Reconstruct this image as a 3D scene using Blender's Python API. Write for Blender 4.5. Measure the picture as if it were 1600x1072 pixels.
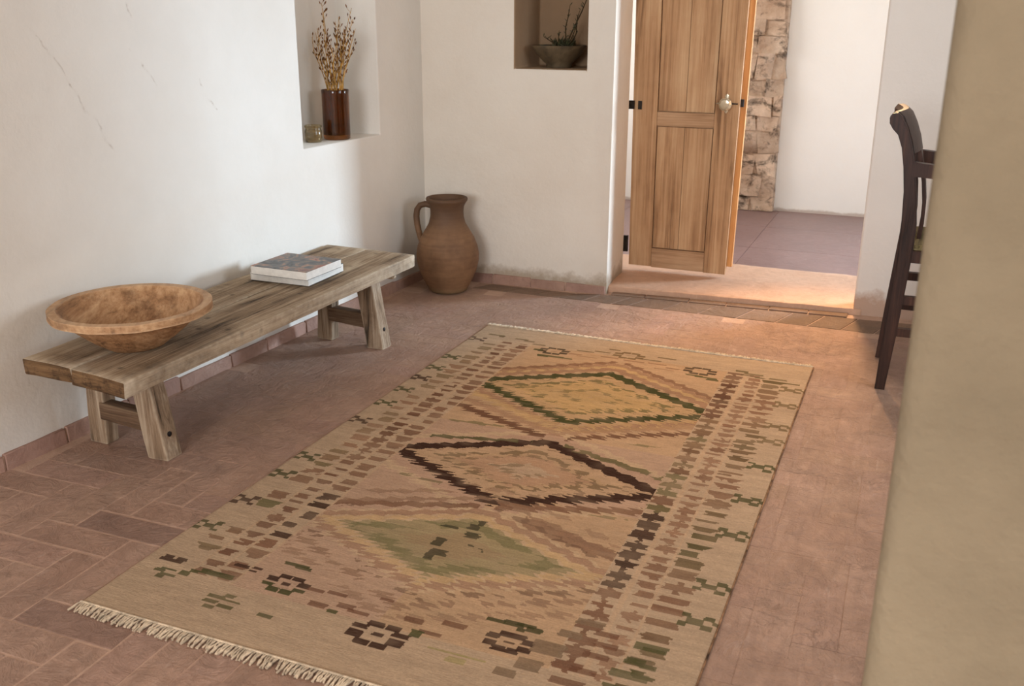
import bpy, bmesh, math, random
import numpy as np
from mathutils import Vector, Matrix, noise

for o in list(bpy.data.objects):
    bpy.data.objects.remove(o)
S = bpy.context.scene
C = S.collection
R = random.Random(7)
PI = math.pi

# ------------------------------------------------------------------ camera
cam = bpy.data.cameras.new('camera')
cam.sensor_fit = 'HORIZONTAL'
cam.sensor_width = 36.0
cam.lens = 1543.1 / 1600 * 36.0
cam.clip_start = 0.05
cam.dof.use_dof = True
cam.dof.focus_distance = 3.4
cam.dof.aperture_fstop = 6.3
co = bpy.data.objects.new('camera', cam)
C.objects.link(co)
PITCH, YAW, ROLL = 0.32232822, -0.391056018, 0.0042885
cp, sp, cy, sy = math.cos(PITCH), math.sin(PITCH), math.cos(YAW), math.sin(YAW)
fwd = Vector((sy * cp, cy * cp, -sp))
rgt = Vector((cy, -sy, 0))
up = rgt.cross(fwd)
cr, sr = math.cos(ROLL), math.sin(ROLL)
r2 = rgt * cr + up * sr
u2 = up * cr - rgt * sr
co.matrix_world = Matrix(((r2.x, u2.x, -fwd.x, 0), (r2.y, u2.y, -fwd.y, 0), (r2.z, u2.z, -fwd.z, 1.4), (0, 0, 0, 1)))
S.camera = co

# ------------------------------------------------------------------ world, exposure
S.view_settings.view_transform = 'Standard'
S.view_settings.look = 'None'
S.view_settings.exposure = 0.40
S.view_settings.gamma = 1.0
S.view_settings.use_curve_mapping = False
w = bpy.data.worlds.new('sky')
S.world = w
w.use_nodes = True
bg = w.node_tree.nodes['Background']
bg.inputs[0].default_value = (0.62, 0.76, 1.0, 1)
bg.inputs[1].default_value = 1.0

# ------------------------------------------------------------------ lights (window daylight, two added fills, a warm lamp in the far doorway)
def area(name, loc, target, sx, sy_, power, color, spread=PI):
    l = bpy.data.lights.new(name, 'AREA')
    l.shape = 'RECTANGLE'
    l.size, l.size_y = sx, sy_
    l.energy = power
    l.color = color
    l.spread = spread
    o = bpy.data.objects.new(name, l)
    C.objects.link(o)
    o.location = loc
    d = Vector(target) - Vector(loc)
    o.rotation_euler = d.to_track_quat('-Z', 'Y').to_euler()
    return o

area('far_window_daylight', (1.95, 7.24, 1.25), (-2.3, 3.3, 0.6), 0.6, 0.9, 66, (0.64, 0.82, 1.0), math.radians(100))
area('far_left_fill_light', (-2.86, 6.4, 1.5), (0.4, 6.5, 0.9), 0.9, 0.9, 17, (1.0, 0.95, 0.90))  # added fill that brightens the far wall, no window known there
area('right_fill_light', (1.57, 2.85, 1.6), (-2.5, 2.9, 0.9), 1.4, 1.2, 22, (0.84, 0.92, 1.0))  # added fill from the right, not a known window
area('near_window_daylight', (-0.75, -3.75, 1.85), (-0.9, 3.5, 0.7), 2.0, 1.5, 140, (0.93, 0.96, 1.0))
sl = bpy.data.lights.new('doorway_lamp', 'SPOT')
sl.energy = 235
sl.color = (1.0, 0.63, 0.33)
sl.spot_size = math.radians(66)
sl.spot_blend = 0.8
sl.shadow_soft_size = 0.09
so = bpy.data.objects.new('doorway_lamp', sl)
C.objects.link(so)
so.location = (-0.35, 5.75, 2.0)
so.rotation_euler = (Vector((-0.2, 3.95, 0)) - so.location).to_track_quat('-Z', 'Y').to_euler()

# ------------------------------------------------------------------ node helpers
def lin(c):
    return tuple(((x / 255) / 12.92 if x / 255 <= 0.04045 else (((x / 255) + 0.055) / 1.055) ** 2.4) for x in c)

class NT:
    def __init__(s, name):
        s.m = bpy.data.materials.new(name)
        s.m.use_nodes = True
        s.t = s.m.node_tree
        s.b = s.t.nodes['Principled BSDF']
    def n(s, typ, **kw):
        nd = s.t.nodes.new(typ)
        for k, v in kw.items():
            if k.startswith('i_'):
                key = k[2:]
                key = int(key) if key.isdigit() else key.replace('_', ' ')
                if isinstance(v, bpy.types.NodeSocket):
                    s.t.links.new(v, nd.inputs[key])
                else:
                    nd.inputs[key].default_value = v
            else:
                setattr(nd, k, v)
        return nd
    def l(s, a, b):
        s.t.links.new(a, b)
    def coord(s, kind='Object', scale=(1, 1, 1)):
        tc = s.n('ShaderNodeTexCoord')
        mp = s.n('ShaderNodeMapping')
        s.l(tc.outputs[kind], mp.inputs[0])
        mp.inputs['Scale'].default_value = scale
        return mp.outputs[0]
    def world(s, scale=(1, 1, 1)):
        g = s.n('ShaderNodeNewGeometry')
        mp = s.n('ShaderNodeMapping')
        s.l(g.outputs['Position'], mp.inputs[0])
        mp.inputs['Scale'].default_value = scale
        return mp.outputs[0]
    def noise(s, vec, scale, detail=4, rough=0.55, dist=0.0):
        nd = s.n('ShaderNodeTexNoise')
        s.l(vec, nd.inputs['Vector'])
        nd.inputs['Scale'].default_value = scale
        nd.inputs['Detail'].default_value = detail
        nd.inputs['Roughness'].default_value = rough
        nd.inputs['Distortion'].default_value = dist
        return nd.outputs[0]
    def ramp(s, fac, stops):
        nd = s.n('ShaderNodeValToRGB')
        s.l(fac, nd.inputs[0])
        e = nd.color_ramp.elements
        while len(e) < len(stops):
            e.new(0.5)
        for el, (p, c) in zip(e, stops):
            el.position = p
            el.color = (*c[:3], 1) if len(c) >= 3 else (c[0], c[0], c[0], 1)
        return nd.outputs[0]
    def mix(s, fac, a, b, mode='MIX'):
        nd = s.n('ShaderNodeMix', data_type='RGBA', blend_type=mode)
        for sock, v in ((nd.inputs[0], fac), (nd.inputs[6], a), (nd.inputs[7], b)):
            if isinstance(v, bpy.types.NodeSocket):
                s.l(v, sock)
            elif isinstance(v, (int, float)):
                sock.default_value = v
            else:
                sock.default_value = (*v[:3], 1)
        return nd.outputs[2]
    def math(s, op, a, b=0.0):
        nd = s.n('ShaderNodeMath', operation=op)
        for i, v in enumerate((a, b)):
            if isinstance(v, bpy.types.NodeSocket):
                s.l(v, nd.inputs[i])
            else:
                nd.inputs[i].default_value = v
        return nd.outputs[0]
    def bump(s, h, strength, dist=0.01, prev=None):
        nd = s.n('ShaderNodeBump')
        s.l(h, nd.inputs['Height'])
        nd.inputs['Strength'].default_value = strength
        nd.inputs['Distance'].default_value = dist
        if prev is not None:
            s.l(prev, nd.inputs['Normal'])
        return nd.outputs[0]
    def out(s, color, rough=0.8, normal=None, spec=0.3, **kw):
        for sock, v in (('Base Color', color), ('Roughness', rough)):
            if isinstance(v, bpy.types.NodeSocket):
                s.l(v, s.b.inputs[sock])
            elif isinstance(v, (int, float)):
                s.b.inputs[sock].default_value = v
            else:
                s.b.inputs[sock].default_value = (*v[:3], 1)
        s.b.inputs['Specular IOR Level'].default_value = spec
        if normal is not None:
            s.l(normal, s.b.inputs['Normal'])
        for k, v in kw.items():
            s.b.inputs[k.replace('_', ' ')].default_value = v
        return s.m

def plaster(name, c1, c2, stain=None, bump=0.35, stain_h=0.16, cracks=()):
    t = NT(name)
    v = t.world()
    a = t.noise(v, 1.3, 5, 0.6)
    f = t.ramp(a, [(0.35, (0,)), (0.7, (1,))])
    col = t.mix(f, lin(c1), lin(c2))
    if stain:
        g = t.n('ShaderNodeNewGeometry')
        sx = t.n('ShaderNodeSeparateXYZ')
        t.l(g.outputs['Position'], sx.inputs[0])
        wn = t.noise(v, 9.0, 8, 0.7)
        hh = t.math('ADD', sx.outputs[2], t.math('MULTIPLY', wn, -stain_h * 1.6))
        fz = t.ramp(t.math('ADD', t.math('DIVIDE', hh, stain_h), 0.6), [(0.25, (1,)), (0.75, (0,))])
        fz = t.math('MULTIPLY', fz, 0.75)
        col = t.mix(fz, col, lin(stain))
    fine = t.noise(v, 60, 4, 0.6)
    wide = t.noise(v, 6.5, 5, 0.55)
    hsum = t.math('ADD', t.math('MULTIPLY', wide, 2.2), t.math('MULTIPLY', fine, 0.35))
    if cracks:
        g = t.n('ShaderNodeNewGeometry')
        nz = t.n('ShaderNodeTexNoise')
        t.l(g.outputs['Position'], nz.inputs['Vector'])
        nz.inputs['Scale'].default_value = 14
        nz.inputs['Detail'].default_value = 6
        off = t.n('ShaderNodeVectorMath', operation='MULTIPLY_ADD')
        t.l(nz.outputs[1], off.inputs[0])
        off.inputs[1].default_value = (0.05, 0.05, 0.05)
        t.l(g.outputs['Position'], off.inputs[2])
        for (A, B, wd) in cracks:
            A, B = Vector(A), Vector(B)
            d = B - A
            L2 = d.length_squared
            sub = t.n('ShaderNodeVectorMath', operation='SUBTRACT')
            t.l(off.outputs[0], sub.inputs[0])
            sub.inputs[1].default_value = A + Vector((0.025, 0.025, 0.025))
            dot = t.n('ShaderNodeVectorMath', operation='DOT_PRODUCT')
            t.l(sub.outputs[0], dot.inputs[0])
            dot.inputs[1].default_value = d / L2
            cl = t.n('ShaderNodeClamp')
            t.l(dot.outputs['Value'], cl.inputs[0])
            sc = t.n('ShaderNodeVectorMath', operation='SCALE')
            sc.inputs[0].default_value = d
            t.l(cl.outputs[0], sc.inputs['Scale'])
            s2 = t.n('ShaderNodeVectorMath', operation='DISTANCE')
            t.l(sub.outputs[0], s2.inputs[0])
            t.l(sc.outputs[0], s2.inputs[1])
            # distance in the wall plane only (ignore x)
            m = t.ramp(s2.outputs['Value'], [(0.0, (1,)), (wd, (0,))])
            hsum = t.math('SUBTRACT', hsum, t.math('MULTIPLY', m, 0.35))
            col = t.mix(t.math('MULTIPLY', m, 0.35), col, lin((150, 125, 100)))
    nrm = t.bump(hsum, bump, 0.008)
    return t.out(col, 0.92, nrm, 0.15)

def terracotta(name, base, alt, scuff, bump=0.5, rough=0.62, tint=0.5):
    t = NT(name)
    v = t.world()
    oi = t.n('ShaderNodeObjectInfo')
    a = t.noise(v, 3.2, 6, 0.62)
    col = t.mix(t.ramp(a, [(0.3, (0,)), (0.72, (1,))]), lin(base), lin(alt))
    rnd = t.n('ShaderNodeHueSaturation')
    rnd.inputs['Value'].default_value = 1.0
    t.l(t.math('ADD', t.math('MULTIPLY', oi.outputs['Random'], 0.16 * tint), 1 - 0.08 * tint), rnd.inputs['Value'])
    t.l(col, rnd.inputs['Color'])
    col = t.mix(1.0, rnd.outputs[0], oi.outputs['Color'], 'MULTIPLY')
    sv = t.world((14, 3, 6))
    sc = t.noise(sv, 2.4, 8, 0.72, 1.6)
    sc2 = t.noise(v, 2.0, 3, 0.5)
    sf = t.math('MULTIPLY', t.ramp(sc, [(0.56, (0,)), (0.72, (1,))]), t.ramp(sc2, [(0.4, (0.1,)), (0.65, (0.55,))]))
    col = t.mix(sf, col, lin(scuff))
    md = t.noise(v, 11, 7, 0.7, 1.2)
    col = t.mix(t.math('MULTIPLY', t.ramp(md, [(0.42, (0,)), (0.62, (1,))]), 0.30), col, lin(tuple(x * 0.84 for x in base)))
    vein = t.math('ABSOLUTE', t.math('SUBTRACT', t.noise(v, 8, 6, 0.7, 1.8), 0.5))
    vf = t.math('MULTIPLY', t.ramp(vein, [(0.0, (1,)), (0.018, (0,))]), t.ramp(t.noise(v, 3.1, 3, 0.6), [(0.42, (0,)), (0.62, (1,))]))
    col = t.mix(t.math('MULTIPLY', vf, 0.09), col, lin((104, 74, 60)))
    dk = t.noise(v, 26, 5, 0.7)
    col = t.mix(t.math('MULTIPLY', t.ramp(dk, [(0.55, (0,)), (0.75, (1,))]), 0.22), col, lin((95, 62, 48)))
    sw = t.noise(v, 9, 7, 0.66, 2.2)
    h = t.math('ADD', t.math('MULTIPLY', t.noise(v, 30, 6, 0.62), 0.5), t.math('SUBTRACT', t.math('ADD', t.math('MULTIPLY', sw, 1.6), t.math('MULTIPLY', sc, 0.6)), t.math('MULTIPLY', vf, 0.1)))
    nrm = t.bump(h, bump, 0.006)
    rg = t.math('ADD', t.math('MULTIPLY', a, 0.2), rough - 0.1)
    return t.out(col, rg, nrm, 0.35)

def wood(name, dark, mid, light, axis='Y', grain=1.0, bump=0.6, rough=0.75, cracks=0.6, knots=False, space='Object'):
    t = NT(name)
    k = {'X': (1.2, 22, 22), 'Y': (22, 1.2, 22), 'Z': (22, 22, 1.2)}[axis]
    k2 = {'X': (3, 130, 130), 'Y': (130, 3, 130), 'Z': (130, 130, 3)}[axis]
    tc = t.n('ShaderNodeTexCoord')
    oi = t.n('ShaderNodeObjectInfo')
    ad = t.n('ShaderNodeVectorMath', operation='MULTIPLY_ADD')
    t.l(oi.outputs['Random'], ad.inputs[0])
    ad.inputs[1].default_value = (7.3, 5.1, 3.7)
    t.l(tc.outputs[space], ad.inputs[2])
    def mp(s):
        m = t.n('ShaderNodeMapping')
        t.l(ad.outputs[0], m.inputs[0])
        m.inputs['Scale'].default_value = s
        return m.outputs[0]
    g1 = t.noise(mp(tuple(x * grain for x in k)), 1.0, 6, 0.65, 0.6)
    g2 = t.noise(mp(tuple(x * grain for x in k2)), 1.0, 5, 0.7)
    big = t.noise(mp((3, 3, 3)), 1.0, 4, 0.6)
    f = t.math('ADD', t.math('MULTIPLY', g1, 0.55), t.math('ADD', t.math('MULTIPLY', g2, 0.42), t.math('MULTIPLY', big, 0.25)))
    col = t.ramp(f, [(0.47, lin(dark)), (0.60, lin(mid)), (0.74, lin(light))])
    cr = t.ramp(g1, [(0.31, (1,)), (0.39, (0,))])
    col = t.mix(t.math('MULTIPLY', cr, cracks), col, lin(tuple(x * 0.45 for x in dark)))
    if knots:
        vo = t.n('ShaderNodeTexVoronoi')
        t.l(mp((2.2, 2.2, 2.2)), vo.inputs['Vector'])
        kf = t.ramp(vo.outputs[0], [(0.05, (1,)), (0.16, (0,))])
        col = t.mix(t.math('MULTIPLY', kf, 0.6), col, lin(tuple(x * 0.6 for x in dark)))
    h = t.math('SUBTRACT', t.math('ADD', t.math('MULTIPLY', g2, 0.6), g1), t.math('MULTIPLY', cr, 0.8))
    nrm = t.bump(h, bump, 0.004)
    return t.out(col, rough, nrm, 0.3)

def worn_edges(mat, light, amt=0.6, lo=0.515, hi=0.56):
    t = mat.node_tree
    b = t.nodes['Principled BSDF']
    src = b.inputs['Base Color'].links[0].from_socket
    g = t.nodes.new('ShaderNodeNewGeometry')
    r = t.nodes.new('ShaderNodeMapRange')
    t.links.new(g.outputs['Pointiness'], r.inputs[0])
    r.inputs[1].default_value, r.inputs[2].default_value, r.inputs[4].default_value = lo, hi, amt
    n = t.nodes.new('ShaderNodeTexNoise')
    n.inputs['Scale'].default_value = 45
    tc = t.nodes.new('ShaderNodeTexCoord')
    t.links.new(tc.outputs['Object'], n.inputs['Vector'])
    m = t.nodes.new('ShaderNodeMath')
    m.operation = 'MULTIPLY'
    t.links.new(r.outputs[0], m.inputs[0])
    t.links.new(n.outputs[0], m.inputs[1])
    x = t.nodes.new('ShaderNodeMix')
    x.data_type = 'RGBA'
    t.links.new(m.outputs[0], x.inputs[0])
    t.links.new(src, x.inputs[6])
    x.inputs[7].default_value = (*lin(light), 1)
    t.links.new(x.outputs[2], b.inputs['Base Color'])
    return mat

def flecks(mat, dark, scale, lo, hi, amt):
    t = mat.node_tree
    b = t.nodes['Principled BSDF']
    src = b.inputs['Base Color'].links[0].from_socket
    n = t.nodes.new('ShaderNodeTexNoise')
    n.inputs['Scale'].default_value = scale
    n.inputs['Detail'].default_value = 8
    n.inputs['Roughness'].default_value = 0.7
    tc = t.nodes.new('ShaderNodeTexCoord')
    t.links.new(tc.outputs['Object'], n.inputs['Vector'])
    r = t.nodes.new('ShaderNodeMapRange')
    t.links.new(n.outputs[0], r.inputs[0])
    r.inputs[1].default_value, r.inputs[2].default_value, r.inputs[4].default_value = lo, hi, amt
    x = t.nodes.new('ShaderNodeMix')
    x.data_type = 'RGBA'
    t.links.new(r.outputs[0], x.inputs[0])
    t.links.new(src, x.inputs[6])
    x.inputs[7].default_value = (*lin(dark), 1)
    t.links.new(x.outputs[2], b.inputs['Base Color'])
    return mat

def simple(name, c, rough=0.6, var=0.12, scale=12, bump=0.2, spec=0.4, metallic=0.0, **kw):
    t = NT(name)
    v = t.coord('Object')
    a = t.noise(v, scale, 6, 0.6)
    d = tuple(max(0, x * (1 - var * 1.6)) for x in c)
    e = tuple(min(255, x * (1 + var)) for x in c)
    col = t.mix(t.ramp(a, [(0.3, (0,)), (0.7, (1,))]), lin(d), lin(e))
    nrm = t.bump(t.noise(v, scale * 4, 4, 0.6), bump, 0.004)
    return t.out(col, rough, nrm, spec, Metallic=metallic, **kw)

M = {}
_cr = (((-2.593, 2.38, 1.358), (-2.59, 2.459, 1.26), (-2.588, 2.508, 1.179), (-2.584, 2.592, 1.049), (-2.583, 2.624, 0.992), (-2.58, 2.672, 0.933)),
       ((-2.576, 2.779, 1.427), (-2.575, 2.801, 1.386)), ((-2.573, 2.783, 1.27), (-2.573, 2.836, 1.225), (-2.571, 2.885, 1.146)),
       ((-2.561, 3.107, 1.156), (-2.56, 3.134, 1.095), (-2.557, 3.184, 1.039)))
CRACKS = [(a, b, 0.0045) for c in _cr for a, b in zip(c, c[1:])]
M['plaster_left'] = plaster('plaster_left', (226, 219, 208), (234, 229, 220), (176, 150, 128), 0.32, 0.05,
    cracks=CRACKS)
M['plaster'] = plaster('plaster', (224, 213, 198), (233, 225, 212), (160, 138, 112), 0.45, 0.11)
M['plaster_pale'] = plaster('plaster_pale', (240, 234, 226), (244, 239, 232), (180, 160, 145), 0.22, 0.03)
M['plaster_pier'] = plaster('plaster_pier', (232, 224, 214), (238, 231, 222), (176, 134, 104), 0.3, 0.13)
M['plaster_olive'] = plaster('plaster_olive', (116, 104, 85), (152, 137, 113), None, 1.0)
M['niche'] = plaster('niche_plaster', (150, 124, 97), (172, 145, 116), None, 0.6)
M['ceiling'] = plaster('ceiling_plaster', (220, 208, 192), (228, 218, 204), None, 0.3)
M['brick'] = terracotta('floor_brick', (166, 131, 111), (187, 153, 132), (214, 188, 170), 1.6)
M['mortar'] = terracotta('floor_mortar', (184, 150, 128), (198, 164, 142), (212, 184, 164), 0.7)
M['row_brick'] = terracotta('border_brick', (122, 98, 80), (142, 114, 94), (176, 148, 126), 0.9, 0.7, 1.2)
M['threshold'] = terracotta('threshold', (194, 152, 124), (208, 168, 140), (222, 188, 162), 0.3, 0.6)
M['skirting'] = terracotta('skirting_tile', (160, 122, 106), (182, 146, 128), (216, 196, 180), 0.7, 0.75, 1.3)
M['far_tile'] = terracotta('far_tile', (132, 104, 100), (148, 118, 112), (170, 142, 134), 0.25, 0.36, 0.6)

# ------------------------------------------------------------------ mesh helpers
def link(name, me, mat=None, parent=None, label=None, cat=None, group=None, kind=None):
    o = bpy.data.objects.new(name, me)
    C.objects.link(o)
    if mat is not None and me is not None and len(me.materials) == 0:
        me.materials.append(mat)
    if parent is not None:
        o.parent = parent
    for k, v in (('label', label), ('category', cat), ('group', group), ('kind', kind)):
        if v:
            o[k] = v
    return o

def bm_mesh(bm, name, smooth=True, angle=40):
    bmesh.ops.recalc_face_normals(bm, faces=bm.faces)
    me = bpy.data.meshes.new(name)
    bm.to_mesh(me)
    bm.free()
    if smooth:
        for p in me.polygons:
            p.use_smooth = True
        try:
            me.set_sharp_from_angle(angle=math.radians(angle))
        except Exception:
            pass
    return me

def empty(name, loc, label=None, cat=None, group=None, kind=None, rz=0):
    o = bpy.data.objects.new(name, None)
    C.objects.link(o)
    o.location = loc
    o.rotation_euler.z = rz
    o.empty_display_size = 0.1
    for k, v in (('label', label), ('category', cat), ('group', group), ('kind', kind)):
        if v:
            o[k] = v
    return o

def hexa(pts8, bevel=0.004, segs=2, sub=0, rough=0.0, seed=0, freq=6.0):
    """solid from 8 corners (bottom 4 ccw, top 4 ccw), bevelled, optionally subdivided and roughened"""
    bm = bmesh.new()
    v = [bm.verts.new(p) for p in pts8]
    for f in ((3, 2, 1, 0), (4, 5, 6, 7), (0, 1, 5, 4), (1, 2, 6, 5), (2, 3, 7, 6), (3, 0, 4, 7)):
        bm.faces.new([v[i] for i in f])
    if sub:
        es = [e for e in bm.edges if e.calc_length() > 0.08]
        for e in list(es):
            pass
        for _ in range(sub):
            ll = max(e.calc_length() for e in bm.edges)
            es = [e for e in bm.edges if e.calc_length() > ll * 0.55]
            bmesh.ops.subdivide_edges(bm, edges=es, cuts=1, use_grid_fill=True)
    if bevel > 0:
        es = [e for e in bm.edges if len(e.link_faces) == 2 and e.calc_face_angle(0) > 0.6]
        bmesh.ops.bevel(bm, geom=es, offset=bevel, segments=segs, affect='EDGES', profile=0.5)
    if rough:
        for q in bm.verts:
            n = noise.noise_vector(q.co * freq + Vector((seed * 3.1, seed * 1.7, seed)))
            q.co += n * rough
    return bm

def box8(x0, x1, y0, y1, z0, z1):
    return [(x0, y0, z0), (x1, y0, z0), (x1, y1, z0), (x0, y1, z0), (x0, y0, z1), (x1, y0, z1), (x1, y1, z1), (x0, y1, z1)]

def lathe_bm(prof, n=48, wob=0.0, seed=0):
    bm = bmesh.new()
    rings = []
    for (r, z) in prof:
        if r < 1e-5:
            rings.append([bm.verts.new((0, 0, z))])
        else:
            rg = []
            for i in range(n):
                a = 2 * PI * i / n
                k = 1 + wob * noise.noise(Vector((math.cos(a) * 1.3 + seed, math.sin(a) * 1.3, z * 5)))
                rg.append(bm.verts.new((r * k * math.cos(a), r * k * math.sin(a), z)))
            rings.append(rg)
    for a, b in zip(rings, rings[1:]):
        if len(a) == 1 and len(b) == 1:
            continue
        for i in range(n):
            j = (i + 1) % n
            if len(a) == 1:
                bm.faces.new((a[0], b[i], b[j]))
            elif len(b) == 1:
                bm.faces.new((a[i], a[j], b[0]))
            else:
                bm.faces.new((a[i], a[j], b[j], b[i]))
    return bm

def tube(bm, pts, rad, n=6, flat=1.0, cap=True):
    pts = [Vector(p) for p in pts]
    if not hasattr(rad, '__len__'):
        rad = [rad] * len(pts)
    rings = []
    ref = None
    for i, p in enumerate(pts):
        d = (pts[min(i + 1, len(pts) - 1)] - pts[max(i - 1, 0)]).normalized()
        if ref is None:
            ref = Vector((0, 0, 1)) if abs(d.z) < 0.9 else Vector((0, 1, 0))
        a = d.cross(ref).normalized()
        b = a.cross(d).normalized()
        ref = b
        rings.append([bm.verts.new(p + (a * math.cos(2 * PI * k / n) + b * flat * math.sin(2 * PI * k / n)) * rad[i]) for k in range(n)])
    for A, B in zip(rings, rings[1:]):
        for k in range(n):
            bm.faces.new((A[k], A[(k + 1) % n], B[(k + 1) % n], B[k]))
    if cap:
        bm.faces.new(rings[0][::-1])
        bm.faces.new(rings[-1])

def prism(poly, z0, z1):
    bm = bmesh.new()
    a = [bm.verts.new((x, y, z0)) for x, y in poly]
    b = [bm.verts.new((x, y, z1)) for x, y in poly]
    n = len(poly)
    bm.faces.new(a[::-1])
    bm.faces.new(b)
    for i in range(n):
        bm.faces.new((a[i], a[(i + 1) % n], b[(i + 1) % n], b[i]))
    bmesh.ops.recalc_face_normals(bm, faces=bm.faces)
    return bm

def wall(name, bm, mat, cuts=(), bevel=0.012, niche_mat=None):
    """plaster wall: prism, openings cut out by boolean, soft hand-plastered edges"""
    me = bpy.data.meshes.new(name)
    bm.to_mesh(me)
    bm.free()
    o = link(name, me, mat, kind='structure')
    if niche_mat:
        me.materials.append(niche_mat)
    tmp = []
    for cb in cuts:
        cm = bpy.data.meshes.new('cut')
        cb.to_mesh(cm)
        cb.free()
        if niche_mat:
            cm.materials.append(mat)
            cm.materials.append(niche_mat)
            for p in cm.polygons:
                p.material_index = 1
        c = bpy.data.objects.new('cut', cm)
        C.objects.link(c)
        md = o.modifiers.new('b', 'BOOLEAN')
        md.object = c
        md.operation = 'DIFFERENCE'
        md.solver = 'EXACT'
        tmp.append(c)
    bv = o.modifiers.new('bevel', 'BEVEL')
    bv.width = bevel
    bv.segments = 3
    bv.limit_method = 'ANGLE'
    bv.angle_limit = math.radians(40)
    dg = bpy.context.evaluated_depsgraph_get()
    new = bpy.data.meshes.new_from_object(o.evaluated_get(dg))
    o.modifiers.clear()
    o.data = new
    for c in tmp:
        bpy.data.objects.remove(c)
    for p in new.polygons:
        p.use_smooth = True
    new.set_sharp_from_angle(angle=math.radians(50))
    return o

# ------------------------------------------------------------------ room shell
LWK = 0.0434
def lwx(y):                       # face of the left wall
    return -2.615 + LWK * (y - 1.9)

H = 2.75
cut = prism([(lwx(3.72) + 0.3, 3.72), (lwx(3.72) - 0.215, 3.735), (lwx(4.37) - 0.215, 4.345), (lwx(4.37) + 0.3, 4.375)], 0.826, 1.78)
wl = prism([(lwx(-4), -4), (lwx(4.9), 4.9), (-3.3, 4.9), (-3.3, -4)], -0.1, H)
wall('wall_left', wl, M['plaster_left'], [cut], 0.008)

cut = prism([(-1.972, 4.6), (-1.587, 4.6), (-1.60, 5.16), (-1.975, 5.16)], 1.134, 1.80)
wb = prism([(-2.9, 4.765), (-2.49, 4.782), (-1.454, 4.822), (-1.474, 5.05), (-1.476, 5.20), (-1.57, 5.22), (-1.57, 5.36), (-2.9, 5.36)], -0.1, H)
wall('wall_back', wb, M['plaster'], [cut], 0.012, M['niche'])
wr = prism([(-0.233, 4.952), (1.6, 5.03), (1.6, 5.2), (-0.1, 5.2)], -0.1, H)
wall('wall_back_right', wr, M['plaster_pier'], (), 0.018)
wt = prism([(-1.6, 4.83), (-0.1, 4.955), (-0.05, 5.36), (-1.6, 5.36)], 2.12, H)
wall('wall_back_lintel', wt, M['plaster'])
# right wall, its opening made up for the fill; wall behind the camera, with a window in it
cut = prism([(1.4, 2.1), (2.1, 2.1), (2.1, 3.6), (1.4, 3.6)], 0.95, 2.25)
wall('wall_right', prism([(1.6, -4), (1.9, -4), (1.9, 5.2), (1.6, 5.2)], -0.1, H), M['plaster'], [cut])
cut = prism([(-1.8, -5), (0.3, -5), (0.3, -3), (-1.8, -3)], 1.05, 2.6)
wall('wall_front', prism([(-3.3, -4), (1.9, -4), (1.9, -3.7), (-3.3, -3.7)], -0.1, H), M['plaster'], [cut])
# plastered pillar close to the camera
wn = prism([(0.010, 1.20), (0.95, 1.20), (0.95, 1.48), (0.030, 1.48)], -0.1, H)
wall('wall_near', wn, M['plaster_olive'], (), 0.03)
# far room
wall('wall_far', prism([(-3.2, 7.56), (2.6, 7.56), (2.6, 7.8), (-3.2, 7.8)], -0.1, H), M['plaster_pale'])
cut = prism([(-3.4, 5.9), (-2.7, 5.9), (-2.7, 6.9), (-3.4, 6.9)], 1.0, 2.0)  # unseen opening made up for the far-left fill
wall('wall_far_left', prism([(-3.2, 5.3), (-2.9, 5.3), (-2.9, 7.6), (-3.2, 7.6)], -0.1, H), M['plaster_pale'], [cut])
cut = prism([(1.8, 6.6), (2.8, 6.4), (2.8, 7.75), (1.8, 7.54)], 0.7, 1.8)
wall('wall_far_right', prism([(2.1, 5.0), (2.5, 5.0), (2.5, 7.6), (2.1, 7.6)], -0.1, H), M['plaster_pale'], [cut])
link('ceiling', bm_mesh(hexa(box8(-3.3, 2.6, -4, 7.8, H, H + 0.1), 0), 'ceiling'), M['ceiling'], kind='structure')

# ------------------------------------------------------------------ floor: herringbone bricks
fl = link('floor', bm_mesh(hexa(box8(-3.3, 2.2, -4, 5.2, -0.12, -0.0016), 0), 'floor'), M['mortar'], kind='structure')
BW, BL, J = 0.104, 0.312, 0.0008
def brick_mesh(i, lx, ly, thick=0.02, j=J, wob=0.0003, bev=0.0004):
    r = random.Random(i * 13 + 5)
    q = lambda: r.uniform(-wob, wob)
    hx, hy = lx / 2 - j / 2, ly / 2 - j / 2
    b = [(-hx + q(), -hy + q()), (hx + q(), -hy + q()), (hx + q(), hy + q()), (-hx + q(), hy + q())]
    tz = [r.uniform(-0.0003, 0.0003) for _ in range(4)]
    bm = bmesh.new()
    lo = [bm.verts.new((x, y, -thick)) for x, y in b]
    mi = [bm.verts.new((x, y, -bev)) for x, y in b]
    hi = [bm.verts.new((x - math.copysign(bev, x), y - math.copysign(bev, y), z)) for (x, y), z in zip(b, tz)]
    bm.faces.new(hi)
    for A, B in ((lo, mi), (mi, hi)):
        for k in range(4):
            bm.faces.new((A[k], A[(k + 1) % 4], B[(k + 1) % 4], B[k]))
    return bm_mesh(bm, 'brick', False)
hor = [brick_mesh(i, BL, BW) for i in range(6)]
ver = [brick_mesh(i + 9, BW, BL) for i in range(6)]
hor_w = [brick_mesh(i + 20, BL, BW, 0.02, 0.0042, 0.002, 0.0022) for i in range(6)]
ver_w = [brick_mesh(i + 30, BW, BL, 0.02, 0.0042, 0.002, 0.0022) for i in range(6)]
for m_ in hor + ver + hor_w + ver_w:
    m_.materials.append(M['brick'])
X0, Y0 = -2.728, 0.595
stuff = bmesh.new()
ANG = 0.012
n_single = 0
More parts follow.
